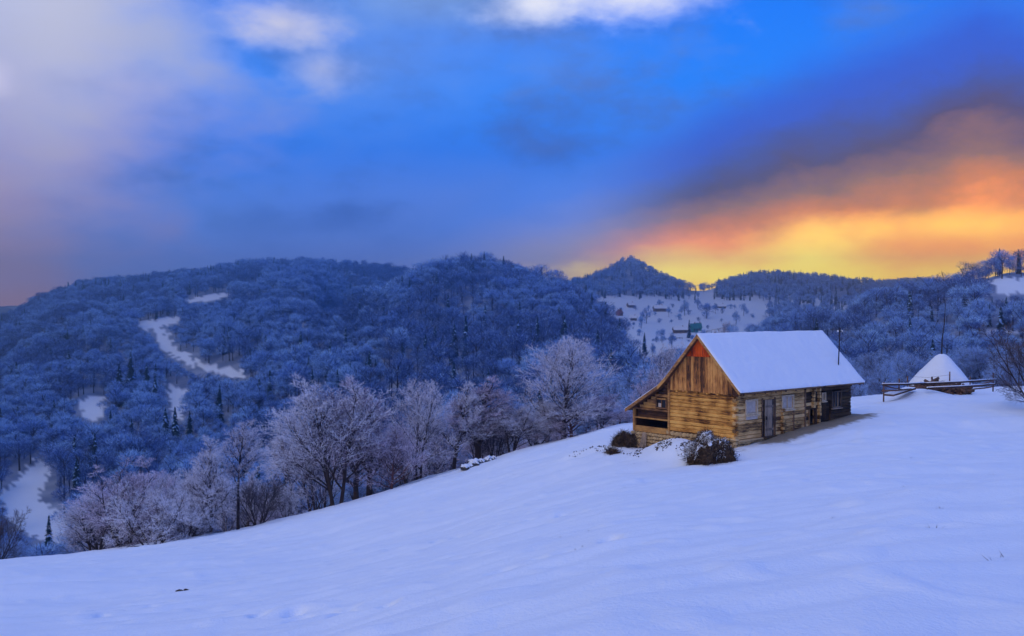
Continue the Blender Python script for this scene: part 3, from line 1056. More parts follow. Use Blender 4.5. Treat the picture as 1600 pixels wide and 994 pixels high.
# stone footing, stone by stone
foot = link('footing', box_mesh(0.06, 0.3, 0.05, 7.0, -1.6, -0.03), 'mortar', house)
link('footing_core', box_mesh(0.32, 10.2, 0.06, 0.3, -1.0, -0.09), 'mortar', foot)
STONES = []
for k in range(6):
    bm = bmesh.new()
    bmesh.ops.create_icosphere(bm, subdivisions=1, radius=1.0)
    r_ = random.Random(k + 40)
    for v in bm.verts:
        v.co *= r_.uniform(0.85, 1.12)
        v.co = Vector([max(-0.78, min(0.78, q)) for q in v.co])
    bmesh.ops.bevel(bm, geom=bm.edges[:], offset=0.07, segments=1, affect='EDGES') if k < 0 else None
    me = bpy.data.meshes.new('stone')
    bm.to_mesh(me)
    bm.free()
    me.materials.append(MATS['stone'])
    STONES.append(me)


def stones(along, a0, a1, ztop, zbot, sz, fixed):
    z = ztop - sz * .5
    while z > zbot - sz * .5:
        a = a0 + random.uniform(-.5, .2) * sz
        while a < a1:
            w_ = sz * random.uniform(0.8, 1.5)
            s_ = (0.14, w_ * .66, sz * .66 * random.uniform(.9, 1.1)) if along == 'y' else (w_ * .66, 0.14, sz * .66 * random.uniform(.9, 1.1))
            c = (fixed, a + w_ / 2, z + random.uniform(-.02, .02)) if along == 'y' else (a + w_ / 2, fixed, z + random.uniform(-.02, .02))
            link('stone', random.choice(STONES), None, foot, c, (random.uniform(-.2, .2), random.uniform(-.2, .2), random.uniform(-.12, .12)), s_)
            a += w_
        z -= sz


stones('y', 4.35, 7.0, -0.27, -1.35, 0.19, 0.06)
stones('y', 0.05, 4.35, -0.02, -0.85, 0.25, 0.06)
stones('x', -0.02, 3.0, -0.11, -0.60, 0.24, 0.06)
for (ya, yb, zz) in ((0.0, 1.5, -0.02), (1.5, 3.1, -0.02)):
    pass
link('footing_slab', box_mesh(-0.12, 0.1, -0.12, 1.4, -0.10, -0.02, 0.02), 'stone', foot)
link('footing_slab', box_mesh(0.11, 2.1, -0.14, 0.1, -0.185, -0.105, 0.02), 'stone', foot)


# ------------------------------------------------------------------ things about the house
def leaning_board(ly, length, wdt, lean_ang, tilt, label, cat='board', lx=-0.42, mat='plank_grey'):
    b = from_house(lx, ly)
    zb = gz(b[0], b[1]) - 0.08
    o = link('leaning_board', box_mesh(-0.02, 0.02, -wdt / 2, wdt / 2, 0, length, 0.006), mat, None, (b[0], b[1], zb))
    o.rotation_euler = (Matrix.Rotation(HANG, 3, 'Z') @ Matrix.Rotation(lean_ang, 3, 'Y') @ Matrix.Rotation(tilt, 3, 'X')).to_euler()
    tag(o, label, cat, 'boards leaning against the house')
    return o


leaning_board(2.30, 0.95, 0.17, 0.30, 0.08, 'short grey board leaning on the log gable wall, beside a narrower pair')
leaning_board(1.92, 0.92, 0.13, 0.28, -0.10, 'narrow grey board leaning on the gable between two others')
leaning_board(1.66, 0.88, 0.14, 0.26, -0.32, 'tilted grey board leaning on the gable, next to the dark straw heap')
leaning_board(6.15, 0.95, 0.26, 0.22, 0.10, 'wide grey board propped against the rough stone footing', lx=-0.34)
leaning_board(5.85, 0.90, 0.16, 0.24, -0.15, 'narrow grey board propped beside the wide one at the stone footing', lx=-0.34)


def lump(name, rx, ry, rz, seed, mat, parent, sub=4, amp=0.22, flat=-0.25):
    bm = bmesh.new()
    bmesh.ops.create_icosphere(bm, subdivisions=sub, radius=1.0)
    co = np.array([v.co for v in bm.verts])
    k = 1 + amp * pnoise(co[:, 0] * 1.6 + seed, co[:, 1] * 1.6 + co[:, 2] * 1.1) + amp * .5 * pnoise(co[:, 0] * 4 + seed, co[:, 1] * 4 + co[:, 2] * 3) + amp * .25 * pnoise(co[:, 0] * 10 + seed, co[:, 2] * 10 + co[:, 1] * 7)
    for v, c, q in zip(bm.verts, co, k):
        z = max(c[2] * q, flat)
        v.co = (c[0] * q * rx, c[1] * q * ry, z * rz)
    me = bpy.data.meshes.new(name)
    bm.to_mesh(me)
    bm.free()
    me.polygons.foreach_set('use_smooth', [True] * len(me.polygons))
    me.materials.append(MATS[mat])
    return link(name, me, None, parent), me


def straw_on(me, count, length, wdt, mat, parent, name='straw', zmin=-9, zmax=9, seed=1, up=0.2, side=None):
    """loose stalks sticking out of a heap"""
    r_ = np.random.default_rng(int(seed * 10))
    co = np.array([v.co for v in me.vertices])
    no = np.array([v.normal for v in me.vertices])
    ok = np.where((co[:, 2] > zmin) & (co[:, 2] < zmax) & (True if side is None else side(co)))[0]
    k = r_.choice(ok, count)
    base = co[k] + r_.normal(0, .03, (count, 3))
    d = no[k] * r_.uniform(.1, .8, (count, 1)) + r_.normal(0, .75, (count, 3)) + np.array([0, 0, up])
    d /= np.linalg.norm(d, axis=1, keepdims=True)
    sd = np.cross(d, r_.normal(0, 1, (count, 3)))
    sd /= np.linalg.norm(sd, axis=1, keepdims=True)
    Ln = length * r_.uniform(.4, 1.2, (count, 1))
    a, b, c = base - sd * wdt, base + sd * wdt, base + d * Ln
    V = np.stack([a, b, c], 1).reshape(-1, 3)
    o = link(name, np_mesh(name, V, np.arange(count * 3).reshape(-1, 3)), mat, parent)
    o['kind'] = 'stuff'
    return o


def heap(px, Y, rx, ry, rz, rot, label, cat, seed, straw=2600, snow=True, dark='straw_dark'):
    x = col_x(px, Y)
    root = empty('straw_heap', (x, Y, gz(x, Y) - (0.05 if rz > .5 else 0.16)), rot)
    tag(root, label, cat)
    o, me = lump('heap_body', rx, ry, rz, seed, dark, root, 5, 0.34, -0.95)
    straw_on(me, straw * 2, 0.38, 0.012, 'straw_dark', root, seed=seed)
    straw_on(me, straw, 0.26, 0.010, 'straw_pale', root, seed=seed + 1)
    if snow:
        straw_on(me, straw // 2 if rz > 1 else straw // 4, 0.15, 0.014, 'snow', root, 'hoarfrost', zmin=rz * .22, seed=seed + 2, side=lambda c: (c[:, 1] / ry + 0.5 * np.sin(c[:, 0] * 5) > -0.55) | (c[:, 2] > rz * .72))
        so, sm = lump('snow_cap', rx * 1.03, ry * 1.03, rz * 1.03, seed, 'snow', root, 5, 0.34)
        bm = bmesh.new()
        bm.from_mesh(sm)
        co = np.array([v.co for v in bm.verts])
        q = pnoise(co[:, 0] * 3.1 + 5, co[:, 1] * 3.1 + co[:, 2] * 2)
        keep = (co[:, 2] / rz + q * 0.55 - 0.45 * (-co[:, 1] / ry) - 0.25 * (co[:, 0] / rx) > (0.50 if rz > 1 else -0.35))
        bmesh.ops.delete(bm, geom=[v for v, k in zip(bm.verts, keep) if not k], context='VERTS')
        bm.to_mesh(sm)
        bm.free()
    return root


heap(1110, 45.2, 0.98, 0.95, 1.30, 0.0, 'big dark straw and dung heap, frosted on top, before the house corner', 'heap', 3.0, 3600)
heap(977, 51.4, 0.60, 0.45, 0.62, 0.0, 'small brown straw tuft heap past the corner of the lean-to', 'heap', 12.0, 1300, False)
heap(958, 50.2, 0.40, 0.32, 0.24, 0.4, 'smallest brown straw tuft, downhill of the one by the lean-to', 'heap', 15.0, 420, False)
# loose stalks and frozen clods over the thrown-up snow
bits = []
for _ in range(1500):
    lx, ly = (random.uniform(-3.6, -0.5), random.uniform(-0.3, 8.5)) if _ % 3 else (random.gauss(-2.3, .7), random.gauss(1.2, 1.1))
    w_ = from_house(lx, ly)
    z = gz(w_[0], w_[1])
    s_ = random.uniform(.02, .055)
    an, bn = random.uniform(0, 6.3), random.uniform(0, 6.3)
    c = Vector((w_[0], w_[1], z + s_ * .4))
    if pnoise(np.array([lx * .9]), np.array([ly * .9]))[0] < 0.02:
        continue
    for k in range(3):
        bits.append(c + Vector((math.cos(an + k * 2.1) * s_ * random.uniform(.7, 1.6), math.sin(an + k * 2.1) * s_, (k - 1) * s_ * 1.3)))
bo = link('straw_litter', np_mesh('straw_litter', [tuple(v) for v in bits], np.arange(len(bits)).reshape(-1, 3)), 'straw_dark')
tag(bo, 'scattered dark straw bits on the snow by the gable', 'straw litter', kind='stuff')

# torn sods and a stone in the hole on the near slope
def clod(px, py, s_, label, mat='earth'):
    Y = at_row(px, py)
    x = col_x(px, Y)
    o, me = lump('earth_clod', s_ * 1.3, s_, s_ * .7, px * .01, mat, None, 3, .3)
    o.location = (x, Y, gz(x, Y) + s_ * .1)
    o.rotation_euler = (0, 0, px)
    tag(o, label, 'clod')


clod(279, 932, 0.11, 'dark earth clod in the bare hole on the open snow slope')
clod(289, 929, 0.06, 'smaller dark clod beside the one in the hole on the snow slope')


# ------------------------------------------------------------------ haystack, its fence and firewood
def haystack():
    Y = 74.0
    x = col_x(1469, Y)
    zb = gz(x, Y)
    root = empty('haystack', (x, Y, zb))
    tag(root, 'conical haystack deep in snow with a tall thin centre pole', 'haystack')
    Hh, R0 = 2.95, 2.15
    prof = [(0.0, 0.0, 1.0), (0.35, 1.0, 1.0), (0.8, .97, 1), (1.2, .83, 1), (1.7, .63, 1), (2.2, .42, 1), (2.6, .26, 1), (2.85, .15, 1), (2.97, 0.04, 1)]
    def body(name, grow, seed, mat, zmin):
        V, Fs = [], []
        ns = 44
        zs = np.linspace(zmin, 2.97, 34)
        for z in zs:
            r = np.interp(z, [p[0] for p in prof], [0.93] + [p[1] for p in prof[1:]]) * R0 + grow
            for k in range(ns):
                a = 2 * math.pi * k / ns
                q = 1 + 0.06 * pnoise(np.array([math.cos(a) * 1.7 + seed]), np.array([math.sin(a) * 1.7 + z * .8]))[0] + 0.02 * pnoise(np.array([a * 5]), np.array([z * 4.]))[0]
                V.append((math.cos(a) * r * q + 0.05 * z, math.sin(a) * r * q, z + grow))
        for i in range(len(zs) - 1):
            for k in range(ns):
                a, b = i * ns + k, i * ns + (k + 1) % ns
                Fs.append((a, b, b + ns, a + ns))
        Fs.append(tuple(range((len(zs) - 1) * ns, len(zs) * ns)))
        return link(name, mesh(name, V, Fs, True), mat, root)
    hb = body('hay_body', 0.0, 1.0, 'hay', -0.4)
    straw_on(hb.data, 1500, 0.22, 0.012, 'hay', root, 'loose_hay', zmax=1.2, seed=5, up=-.3)
    body('snow_cover', 0.09, 1.0, 'snow', 0.55)
    tube_obj('pole', [(0.12, 0, 2.6), (0.16, 0, 4.2), (0.33, 0, 5.4), (0.42, 0.0, 7.25)], [.055, .05, .035, .012], 'pole_dark', root, 7)
    return root


haystack()


def pole_fence():
    Yf = 65.5
    pts = [(1381, 63.0), (1405, 64.2), (1504, 66.0), (1554, 66.5)]
    x0 = col_x(1381, 63)
    root = empty('pole_fence', (x0, 63.0, gz(x0, 63.0)))
    tag(root, 'broken down pole fence of thin posts and long rails before the haystack', 'fence')
    base = Vector(root.location)

    def pos(px, py, Y):
        return Vector(P(px, py, Y)) - base
    for (px, pt, pb, Y) in ((1381, 597, 628, 63.0), (1405, 592, 612, 66), (1418, 588, 606, 69), (1484, 581, 612, 66.5), (1516, 588, 612, 71), (1552, 583, 612, 68)):
        tube_obj('post', [pos(px, pb, Y), pos(px + .4, pt, Y)], [.05, .042], 'fence_wood', root, 6)
    for (a, b, r) in (((1379, 601, 62.9), (1446, 599, 64.6), .075), ((1440, 600, 64.5), (1554, 593.5, 67.9), .08), ((1379, 611, 62.8), (1424, 608, 64.5), .06),
                      ((1449, 607, 64.4), (1556, 600.5, 67.8), .085), ((1383, 603, 63.2), (1412, 609, 64.5), .045), ((1515, 605, 70.5), (1552, 595, 68.2), .05), ((1522, 608, 70), (1554, 604, 68.2), .05)):
        A, B = pos(*a), pos(*b)
        mid = (A + B) / 2 + Vector((0, 0, -0.03))
        rail = tube_obj('rail', [A, mid, B], [r, r * .92, r * .8], 'fence_wood', root, 7)
        if r > .07:
            V, Fs = tube([A + Vector((0, 0, r * .75)), mid + Vector((0, 0, r * .72)), B + Vector((0, 0, r * .6))], [r * .62, r * .6, r * .5], 6)
            link('snow_strip', mesh('snow_strip', V, Fs, True), 'snow', rail)
    tube_obj('wire', [pos(1424, 588.5, 69.0), pos(1450, 590, 67.5), pos(1484, 586, 66.5)], [.008] * 3, 'pole_dark', root, 4)
    return root


pole_fence()


def plank_slab():
    Y = 64.2
    a, b = Vector(P(1391, 616, 63.6)), Vector(P(1424, 606, 65.4))
    root = empty('plank_slab', a)
    tag(root, 'sloping plank slab under snow at the near fence post', 'plank')
    d = b - a
    L_ = d.length
    q = d.to_track_quat('X', 'Z')
    o = link('slab', box_mesh(-.2, L_, -.35, .35, -.10, 0, .015), 'fence_wood', root)
    o2 = link('snow_cover', box_mesh(-.18, L_ - .05, -.34, .34, 0.003, .07, .03), 'snow', root)
    for k in (o, o2):
        k.rotation_euler = q.to_euler()


plank_slab()


def firewood():
    r_ = random.Random(5)
    kinds = [tube([(0, 0, -.5), (0.01, 0, 0), (0, 0, .5)], [.10, .11, .10], 7) for _ in range(1)]
    me = mesh('split_log', *kinds[0], True)
    me.materials.append(MATS['hay'])
    me2 = me.copy()
    me2.materials.clear()
    me2.materials.append(MATS['fence_wood'])
    cnt = 0
    for k in range(120):
        px = r_.uniform(1426, 1514)
        hump = math.exp(-((px - 1460) / 12) ** 2) * .38 + .50
        Y = 70.0 + r_.uniform(-.7, .7)
        x = col_x(px, Y)
        z = gz(x, Y) + r_.uniform(0.0, 1.0) * hump + .04
        o = link('firewood_log', me if r_.random() < .5 else me2, None, None, (x, Y, z), (r_.uniform(.9, 2.2), r_.uniform(-.5, .5), r_.uniform(-1.6, 1.6)), (r_.uniform(.6, 1.2), r_.uniform(.6, 1.2), r_.uniform(.7, 1.4)))
        tag(o, 'brown firewood log in the tumbled pile at the foot of the haystack', 'log', 'tumbled firewood by the haystack')


firewood()


# snow-capped boulders at the edge of the slope
def boulders():
    spec = [(727, 728, .30, 'leftmost'), (741, 722, .36, ''), (752, 721, .26, ''), (762, 716, .32, ''), (771, 715, .24, ''), (733, 722, .22, '')]
    labels = ['low snow capped boulder at the downhill end of the boulder row', 'largest snow capped boulder in the row at the slope edge', 'small snow capped boulder tucked beside the largest one',
              'rounded snow capped boulder next to the uphill end of the row', 'snow capped boulder at the uphill end of the boulder row', 'smallest snow capped boulder behind the low one in the row']
    for (px, py, s_, _), lb in zip(spec, labels):
        Y = 71.5 + (px - 727) * .05
        x = col_x(px, Y)
        root = empty('boulder', (x, Y, gz(x, Y) + .02), px)
        tag(root, lb, 'boulder', 'snow capped boulders at the slope edge')
        lump('stone', s_ * 1.2, s_ * 1.1, s_ * 1.0, px * .37, 'rock', root, 4, .45)
        o, me = lump('snow_cap', s_ * 1.1, s_ * 1.0, s_ * .85, px * .37, 'snow', root, 4, .45, 0.0)
        o.location.z = s_ * .38


boulders()


# dry grass tips poking through the snow
tips = []
for _ in range(46):
    px_, py_ = random.uniform(20, 1600), random.uniform(650, 880)
    Y_ = at_row(px_, py_)
    if not 7 < Y_ < 70 or -(float(np.interp(px_, crest[:, 0], crest[:, 1])) + 8 - HZP) > -(py_ - HZP) - 1e-6 and py_ < float(np.interp(px_, crest[:, 0], crest[:, 1])) + 12:
        continue
    X0_ = col_x(px_, Y_)
    l0, l1 = to_house(X0_, Y_)
    if -1 < l0 < 11.5 and -.5 < l1 < 8:
        continue
    for k in range(random.randint(3, 9)):
        xx, yy = X0_ + random.gauss(0, .06), Y_ + random.gauss(0, .06)
        zz = gz(xx, yy)
        h_ = random.uniform(.02, .055)
        w_ = random.uniform(.003, .006)
        tips += [(xx - w_, yy, zz - .02), (xx + w_, yy, zz - .02), (xx + random.gauss(0, .05), yy + random.gauss(0, .05), zz + h_)]
go = link('grass_tips', np_mesh('grass_tips', tips, np.arange(len(tips)).reshape(-1, 3)), 'straw_dark')
tag(go, 'thin dry grass tips poking out of the snow slope', 'grass', kind='stuff')


# ------------------------------------------------------------------ trees: bare, hoar-frosted, branch by branch
class Branches:
    def __init__(self):
        self.b = {}

    def add(self, pts, rad, level):
        self.b.setdefault((level, len(pts)), []).append((pts, rad))

    def mesh(self, name, levels, sides_of, mats):
        VV, FF, off = [], [], 0
        for (lv, npts), lst in self.b.items():
            if lv not in levels:
                continue
            Pn = np.array([q[0] for q in lst])
            Rn = np.array([q[1] for q in lst])
            N_ = len(lst)
            k = sides_of[lv]
            d = Pn[:, -1] - Pn[:, 0]
            d /= np.linalg.norm(d, axis=1, keepdims=True) + 1e-9
            s_ = np.cross(d, np.array([0.31, 0.77, 0.55]))
            s_ /= np.linalg.norm(s_, axis=1, keepdims=True) + 1e-9
            t_ = np.cross(d, s_)
            an = np.arange(k) * 2 * np.pi / k
            ring = s_[:, None, None, :] * np.cos(an)[None, None, :, None] + t_[:, None, None, :] * np.sin(an)[None, None, :, None]
            V = Pn[:, :, None, :] + ring * Rn[:, :, None, None]
            V = V.reshape(-1, 3)
            base = off + np.arange(N_)[:, None, None] * (npts * k) + np.arange(npts - 1)[None, :, None] * k
            a = base + np.arange(k)[None, None, :]
            b = base + ((np.arange(k) + 1) % k)[None, None, :]
            FF.append(np.stack([a, b, b + k, a + k], -1).reshape(-1, 4))
            VV.append(V)
            off += len(V)
        me = np_mesh(name, np.concatenate(VV), np.concatenate(FF), False)
        for m_ in mats:
            me.materials.append(MATS[m_])
        return me


def make_tree(name, seed, stems=1, H=10.0, R=3.2, counts=(15, 7, 7, 4), low=0.25, ang=(52, 42, 40, 38), up=0.35, frost='frost', bark='bark', top_shape=0.75, twig=0.011, spread=0.0, dark_twigs=False, trunk_r=0.16):
    r_ = random.Random(seed)
    B = Branches()
    npts = (8, 5, 4, 3, 2)
    golden = 2.39996

    def grow(p, d, L_, rad, lv, phase):
        n_ = npts[lv]
        pts, rd = [p.copy()], [rad]
        q, dd = p.copy(), d.copy()
        step = L_ / (n_ - 1)
        for i in range(1, n_):
            wob = (0.05, 0.13, 0.17, 0.2, 0.2)[lv]
            dd = (dd + Vector((r_.gauss(0, wob), r_.gauss(0, wob), r_.gauss(0, wob) + (up * 0.25 if 0 < lv < 4 else 0.03)))).normalized()
            q = q + dd * step
            pts.append(q.copy())
            t = i / (n_ - 1)
            rd.append(rad * (1 - t * (0.88 if lv < 3 else 0.8)))
        B.add([tuple(v) for v in pts], rd, lv)
        if lv == 4:
            return
        cn = counts[lv]
        cn = max(2, int(round(cn * (r_.uniform(.8, 1.2)) * (1.0 if lv == 0 else min(1.3, 0.45 + 0.55 * L_ / (R * (0.8, 0.8, 0.36, 0.16)[lv]))))))
        t0 = low if lv == 0 else 0.18
        for c in range(cn):
            t = t0 + (1 - t0) * ((c + r_.uniform(.1, .9)) / cn)
            f = t * (n_ - 1)
            i = min(int(f), n_ - 2)
            pp = pts[i].lerp(pts[i + 1], f - i)
            ax = (pts[i + 1] - pts[i]).normalized()
            ref = ax.cross(Vector((0.3, 0.2, 0.93) if abs(ax.z) < .9 else (1, 0, 0))).normalized()
            phi = phase + c * golden + r_.uniform(-.3, .3)
            side = ref * math.cos(phi) + ax.cross(ref) * math.sin(phi)
            a_ = math.radians(ang[lv] * (r_.uniform(.75, 1.2)) * (1.0 - 0.42 * t if lv == 0 else 1.0))
            cd = (ax * math.cos(a_) + side * math.sin(a_)).normalized()
            if lv == 0:
                prof = math.sin(min(1, (t - low) / (1 - low) * 0.92 + 0.28) * math.pi) ** top_shape
                cl = R * (0.45 + 0.75 * prof) * r_.uniform(.8, 1.15)
                cr = rad * (1 - .85 * t) * .5 + .012
            else:
                cl = L_ * (0.62, 0.58, 0.52, 0.5)[lv] * (1.15 - 0.55 * t) * r_.uniform(.75, 1.25)
                cr = max(rd[i] * .55, twig)
            if lv == 3:
                cr = twig
                cl = max(cl, 0.22)
            grow(pp, cd, cl, cr, lv + 1, r_.uniform(0, 6.3))

    for s_ in range(stems):
        a = s_ * 2 * math.pi / max(stems, 1) + r_.uniform(-.4, .4)
        k = 0 if stems == 1 else 1
        p = Vector((math.cos(a) * .18 * k, math.sin(a) * .18 * k, -0.6))
        d = Vector((math.cos(a) * spread * k, math.sin(a) * spread * k, 1)).normalized()
        grow(p, d, (H + .6) * 0.93 * r_.uniform(.85 if stems > 1 else 1, 1.0), trunk_r * (1 if stems == 1 else .78), 0, r_.uniform(0, 6.3))
    sides = {0: 7, 1: 5, 2: 3, 3: 3, 4: 3}
    wood_levels = (0, 1, 2) if not dark_twigs else (0, 1, 2, 3)
    tm = B.mesh(name + '_trunk', wood_levels, sides, [bark])
    cm = B.mesh(name + '_crown', (3, 4) if not dark_twigs else (4,), sides, [frost if not dark_twigs else 'frost_dark', 'twig_shade'])
    # crown shading put into colour: dull twigs low and inside, frosted outer tips
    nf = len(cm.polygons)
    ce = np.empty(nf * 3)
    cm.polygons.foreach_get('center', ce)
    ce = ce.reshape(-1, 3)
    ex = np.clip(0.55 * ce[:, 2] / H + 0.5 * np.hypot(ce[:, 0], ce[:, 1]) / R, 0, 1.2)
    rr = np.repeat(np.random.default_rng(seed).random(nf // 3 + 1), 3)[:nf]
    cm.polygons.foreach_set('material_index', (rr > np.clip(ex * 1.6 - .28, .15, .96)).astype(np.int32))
    top = max(v.co.z for v in cm.vertices)
    wid = np.percentile([math.hypot(v.co.x, v.co.y) for v in cm.vertices], 93)
    return {'trunk': tm, 'crown': cm, 'H': top, 'R': float(wid)}


plain('twig_shade', (0.23, 0.175, 0.24), (0.09, 0.065, 0.09), 1.3, 0.95, 0.0, 0.3)
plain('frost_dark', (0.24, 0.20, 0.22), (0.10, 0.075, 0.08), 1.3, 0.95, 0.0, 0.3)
KIND = {
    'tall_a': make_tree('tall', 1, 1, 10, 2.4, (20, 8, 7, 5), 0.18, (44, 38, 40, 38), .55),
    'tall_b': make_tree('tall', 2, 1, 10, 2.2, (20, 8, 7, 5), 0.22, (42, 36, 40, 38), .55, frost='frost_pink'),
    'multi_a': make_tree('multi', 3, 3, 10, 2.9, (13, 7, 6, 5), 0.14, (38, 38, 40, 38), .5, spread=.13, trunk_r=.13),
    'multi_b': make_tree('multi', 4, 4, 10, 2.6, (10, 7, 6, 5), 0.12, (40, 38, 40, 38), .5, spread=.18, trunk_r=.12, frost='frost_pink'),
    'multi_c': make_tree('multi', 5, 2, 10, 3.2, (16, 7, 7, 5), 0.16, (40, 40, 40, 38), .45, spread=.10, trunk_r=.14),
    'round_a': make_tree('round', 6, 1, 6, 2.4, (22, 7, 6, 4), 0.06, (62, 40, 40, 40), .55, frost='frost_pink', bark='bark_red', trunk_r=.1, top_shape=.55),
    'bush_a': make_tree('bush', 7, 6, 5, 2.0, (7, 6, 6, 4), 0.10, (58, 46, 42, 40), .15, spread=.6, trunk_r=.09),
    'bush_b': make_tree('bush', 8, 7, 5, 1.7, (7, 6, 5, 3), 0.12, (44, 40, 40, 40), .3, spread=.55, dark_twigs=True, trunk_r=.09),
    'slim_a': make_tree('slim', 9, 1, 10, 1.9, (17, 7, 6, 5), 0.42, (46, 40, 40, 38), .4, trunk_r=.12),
}


def put_tree(name, kind, px, Y, top_py, width_px, label, group=None, rz=None, lean=(0, 0), crown_mat=None, cat='tree', height=None):
    K_ = KIND[kind]
    x = col_x(px, Y)
    zb = gz(x, Y)
    h = height if height else (-(top_py - HZP) / F_PX * Y - zb)
    root = empty(name, (x, Y, zb))
    root.rotation_euler = (lean[0], lean[1], random.uniform(0, 6.3) if rz is None else rz)
    sw = (width_px / F_PX * Y / 2) / K_['R']
    root.scale = (sw, sw, h / K_['H'])
    link('trunk', K_['trunk'], None, root)
    c = link('crown', K_['crown'], None, root)
    if crown_mat:
        c.material_slots[0].link = 'OBJECT'
        c.material_slots[0].material = MATS[crown_mat]
    tag(root, label, cat, group)
    return root


ROWG = 'frosted trees along the edge of the snow slope'
put_tree('leafless_shrub', 'bush_b', -8, 58, 795, 80, 'dark reddish leafless shrub standing low where the snow slope meets the valley road', None, crown_mat=None, cat='shrub')
put_tree('frosted_tree', 'multi_b', 192, 66, 712, 165, 'broad purple brown many stemmed tree behind the bushy white shrub', ROWG)
put_tree('frosted_tree', 'multi_a', 150, 72, 770, 110, 'low brownish frosted tree downhill of the broad purple brown one', ROWG)
put_tree('frosted_shrub', 'bush_a', 238, 61, 756, 150, 'broad bushy shrub thick with white frost over tangled dark stems', ROWG, cat='shrub')
put_tree('frosted_shrub', 'bush_a', 292, 63, 775, 90, 'smaller bushy frosted shrub between the broad one and a tall dark trunk', ROWG, cat='shrub')
put_tree('frosted_tree', 'tall_a', 327, 64, 674, 105, 'tall upright frosted tree with thick dark trunk next to bushy white shrub', ROWG)
put_tree('frosted_tree', 'slim_a', 371, 66, 654, 85, 'slender tall frosted tree with straight bare trunk above the dark bush', ROWG)
put_tree('leafless_shrub', 'bush_b', 404, 66, 742, 82, 'dark bare bush without frost at the foot of the slender tree', ROWG, cat='shrub')
put_tree('frosted_tree', 'slim_a', 470, 84, 668, 80, 'thin leaning frosted tree beside the biggest many stemmed one', ROWG, lean=(0, -0.28))
put_tree('frosted_shrub', 'bush_a', 448, 70, 752, 66, 'low pale frosted shrub below the thin leaning tree', ROWG, cat='shrub')
put_tree('frosted_tree', 'multi_a', 524, 71, 581, 172, 'biggest spreading frosted tree with three dark stems on the slope edge', ROWG, rz=.4)
put_tree('frosted_tree', 'tall_b', 577, 76, 584, 115, 'tall pinkish frosted tree close behind the biggest spreading one', ROWG)
put_tree('frosted_shrub', 'round_a', 612, 72.5, 664, 108, 'small round reddish frosted tree branching from the snow', ROWG, cat='tree')
put_tree('frosted_tree', 'multi_c', 655, 76, 588, 118, 'twin trunked frosted tree next to the small round reddish one', ROWG)
put_tree('frosted_tree', 'tall_a', 708, 79, 592, 105, 'frosted tree with bare dark lower trunk above the snow capped boulders', ROWG)
put_tree('frosted_tree', 'tall_b', 744, 80, 583, 118, 'full crowned pink frosted tree above the uphill end of the boulder row', ROWG)
put_tree('frosted_tree', 'bush_b', 775, 84, 612, 60, 'dark brownish small tree behind the full crowned pink one', ROWG)
put_tree('frosted_tree', 'multi_a', 800, 79, 628, 90, 'medium many stemmed frosted tree uphill of the boulders', ROWG)
put_tree('frosted_tree', 'multi_b', 838, 80.5, 642, 90, 'low pinkish frosted tree at the feet of the large twin trunked one', ROWG)
put_tree('frosted_tree', 'multi_c', 882, 81, 520, 165, 'large twin trunked frosted tree towering over the row near the house', ROWG, rz=1.9)
put_tree('frosted_tree', 'round_a', 893, 80.5, 620, 130, 'dense dark undergrowth tree around the foot of the towering twin trunk', ROWG, crown_mat='frost')
put_tree('frosted_tree', 'multi_b', 938, 84, 604, 80, 'pinkish frosted tree between the towering one and the lean-to', ROWG)
put_tree('frosted_shrub', 'round_a', 968, 83, 640, 66, 'low pink frosted shrub close behind the lean-to eave', ROWG, cat='shrub')
BEH = 'frosted trees rising behind the log house'
put_tree('frosted_tree', 'multi_a', 1038, 104, 530, 70, 'lavender frosted tree just behind the steep side of the house roof', BEH)
put_tree('frosted_tree', 'tall_a', 1062, 112, 535, 60, 'frosted tree behind the house peak, partly hidden by the roof', BEH)
put_tree('frosted_tree', 'multi_b', 1016, 100, 572, 64, 'low frosted tree behind the flat lean-to roof', BEH)
put_tree('frosted_tree', 'slim_a', 1128, 150, 500, 46, 'thin bare frosted tree top showing over the house ridge', BEH)
# bare tree by the fence, most of it past the picture
bt = put_tree('bare_tree', 'bush_b', 1632, 56, 500, 150, 'dark bare tree reaching thin branches past the fence end', None)

# more of the row, deeper in, down the far side of the slope
ENV = [(-60, 800), (60, 790), (110, 770), (170, 728), (260, 720), (330, 695), (400, 705), (440, 725), (480, 655), (520, 610), (600, 625), (660, 605), (740, 605), (790, 630), (830, 645),
       (870, 590), (930, 615), (990, 640), (1040, 575)]
fill_kinds = ['multi_a', 'tall_a', 'tall_b', 'multi_b', 'multi_c', 'slim_a']
cnt = 0
while cnt < 36:
    px = random.uniform(130, 985)
    Y = random.uniform(84, 128)
    tp = float(np.interp(px, [e[0] for e in ENV], [e[1] for e in ENV])) + random.uniform(6, 46)
    x = col_x(px, Y)
    h = -(tp - HZP) / F_PX * Y - gz(x, Y)
    if not 3.0 < h < 15:
        cnt += 0.2
        continue
    put_tree('frosted_tree', random.choice(fill_kinds), px, Y, tp, h / Y * F_PX * random.uniform(.5, .7), 'frosted leafless tree standing deeper in, behind the front row on the slope edge', 'frosted trees behind the front row')
    cnt += 1


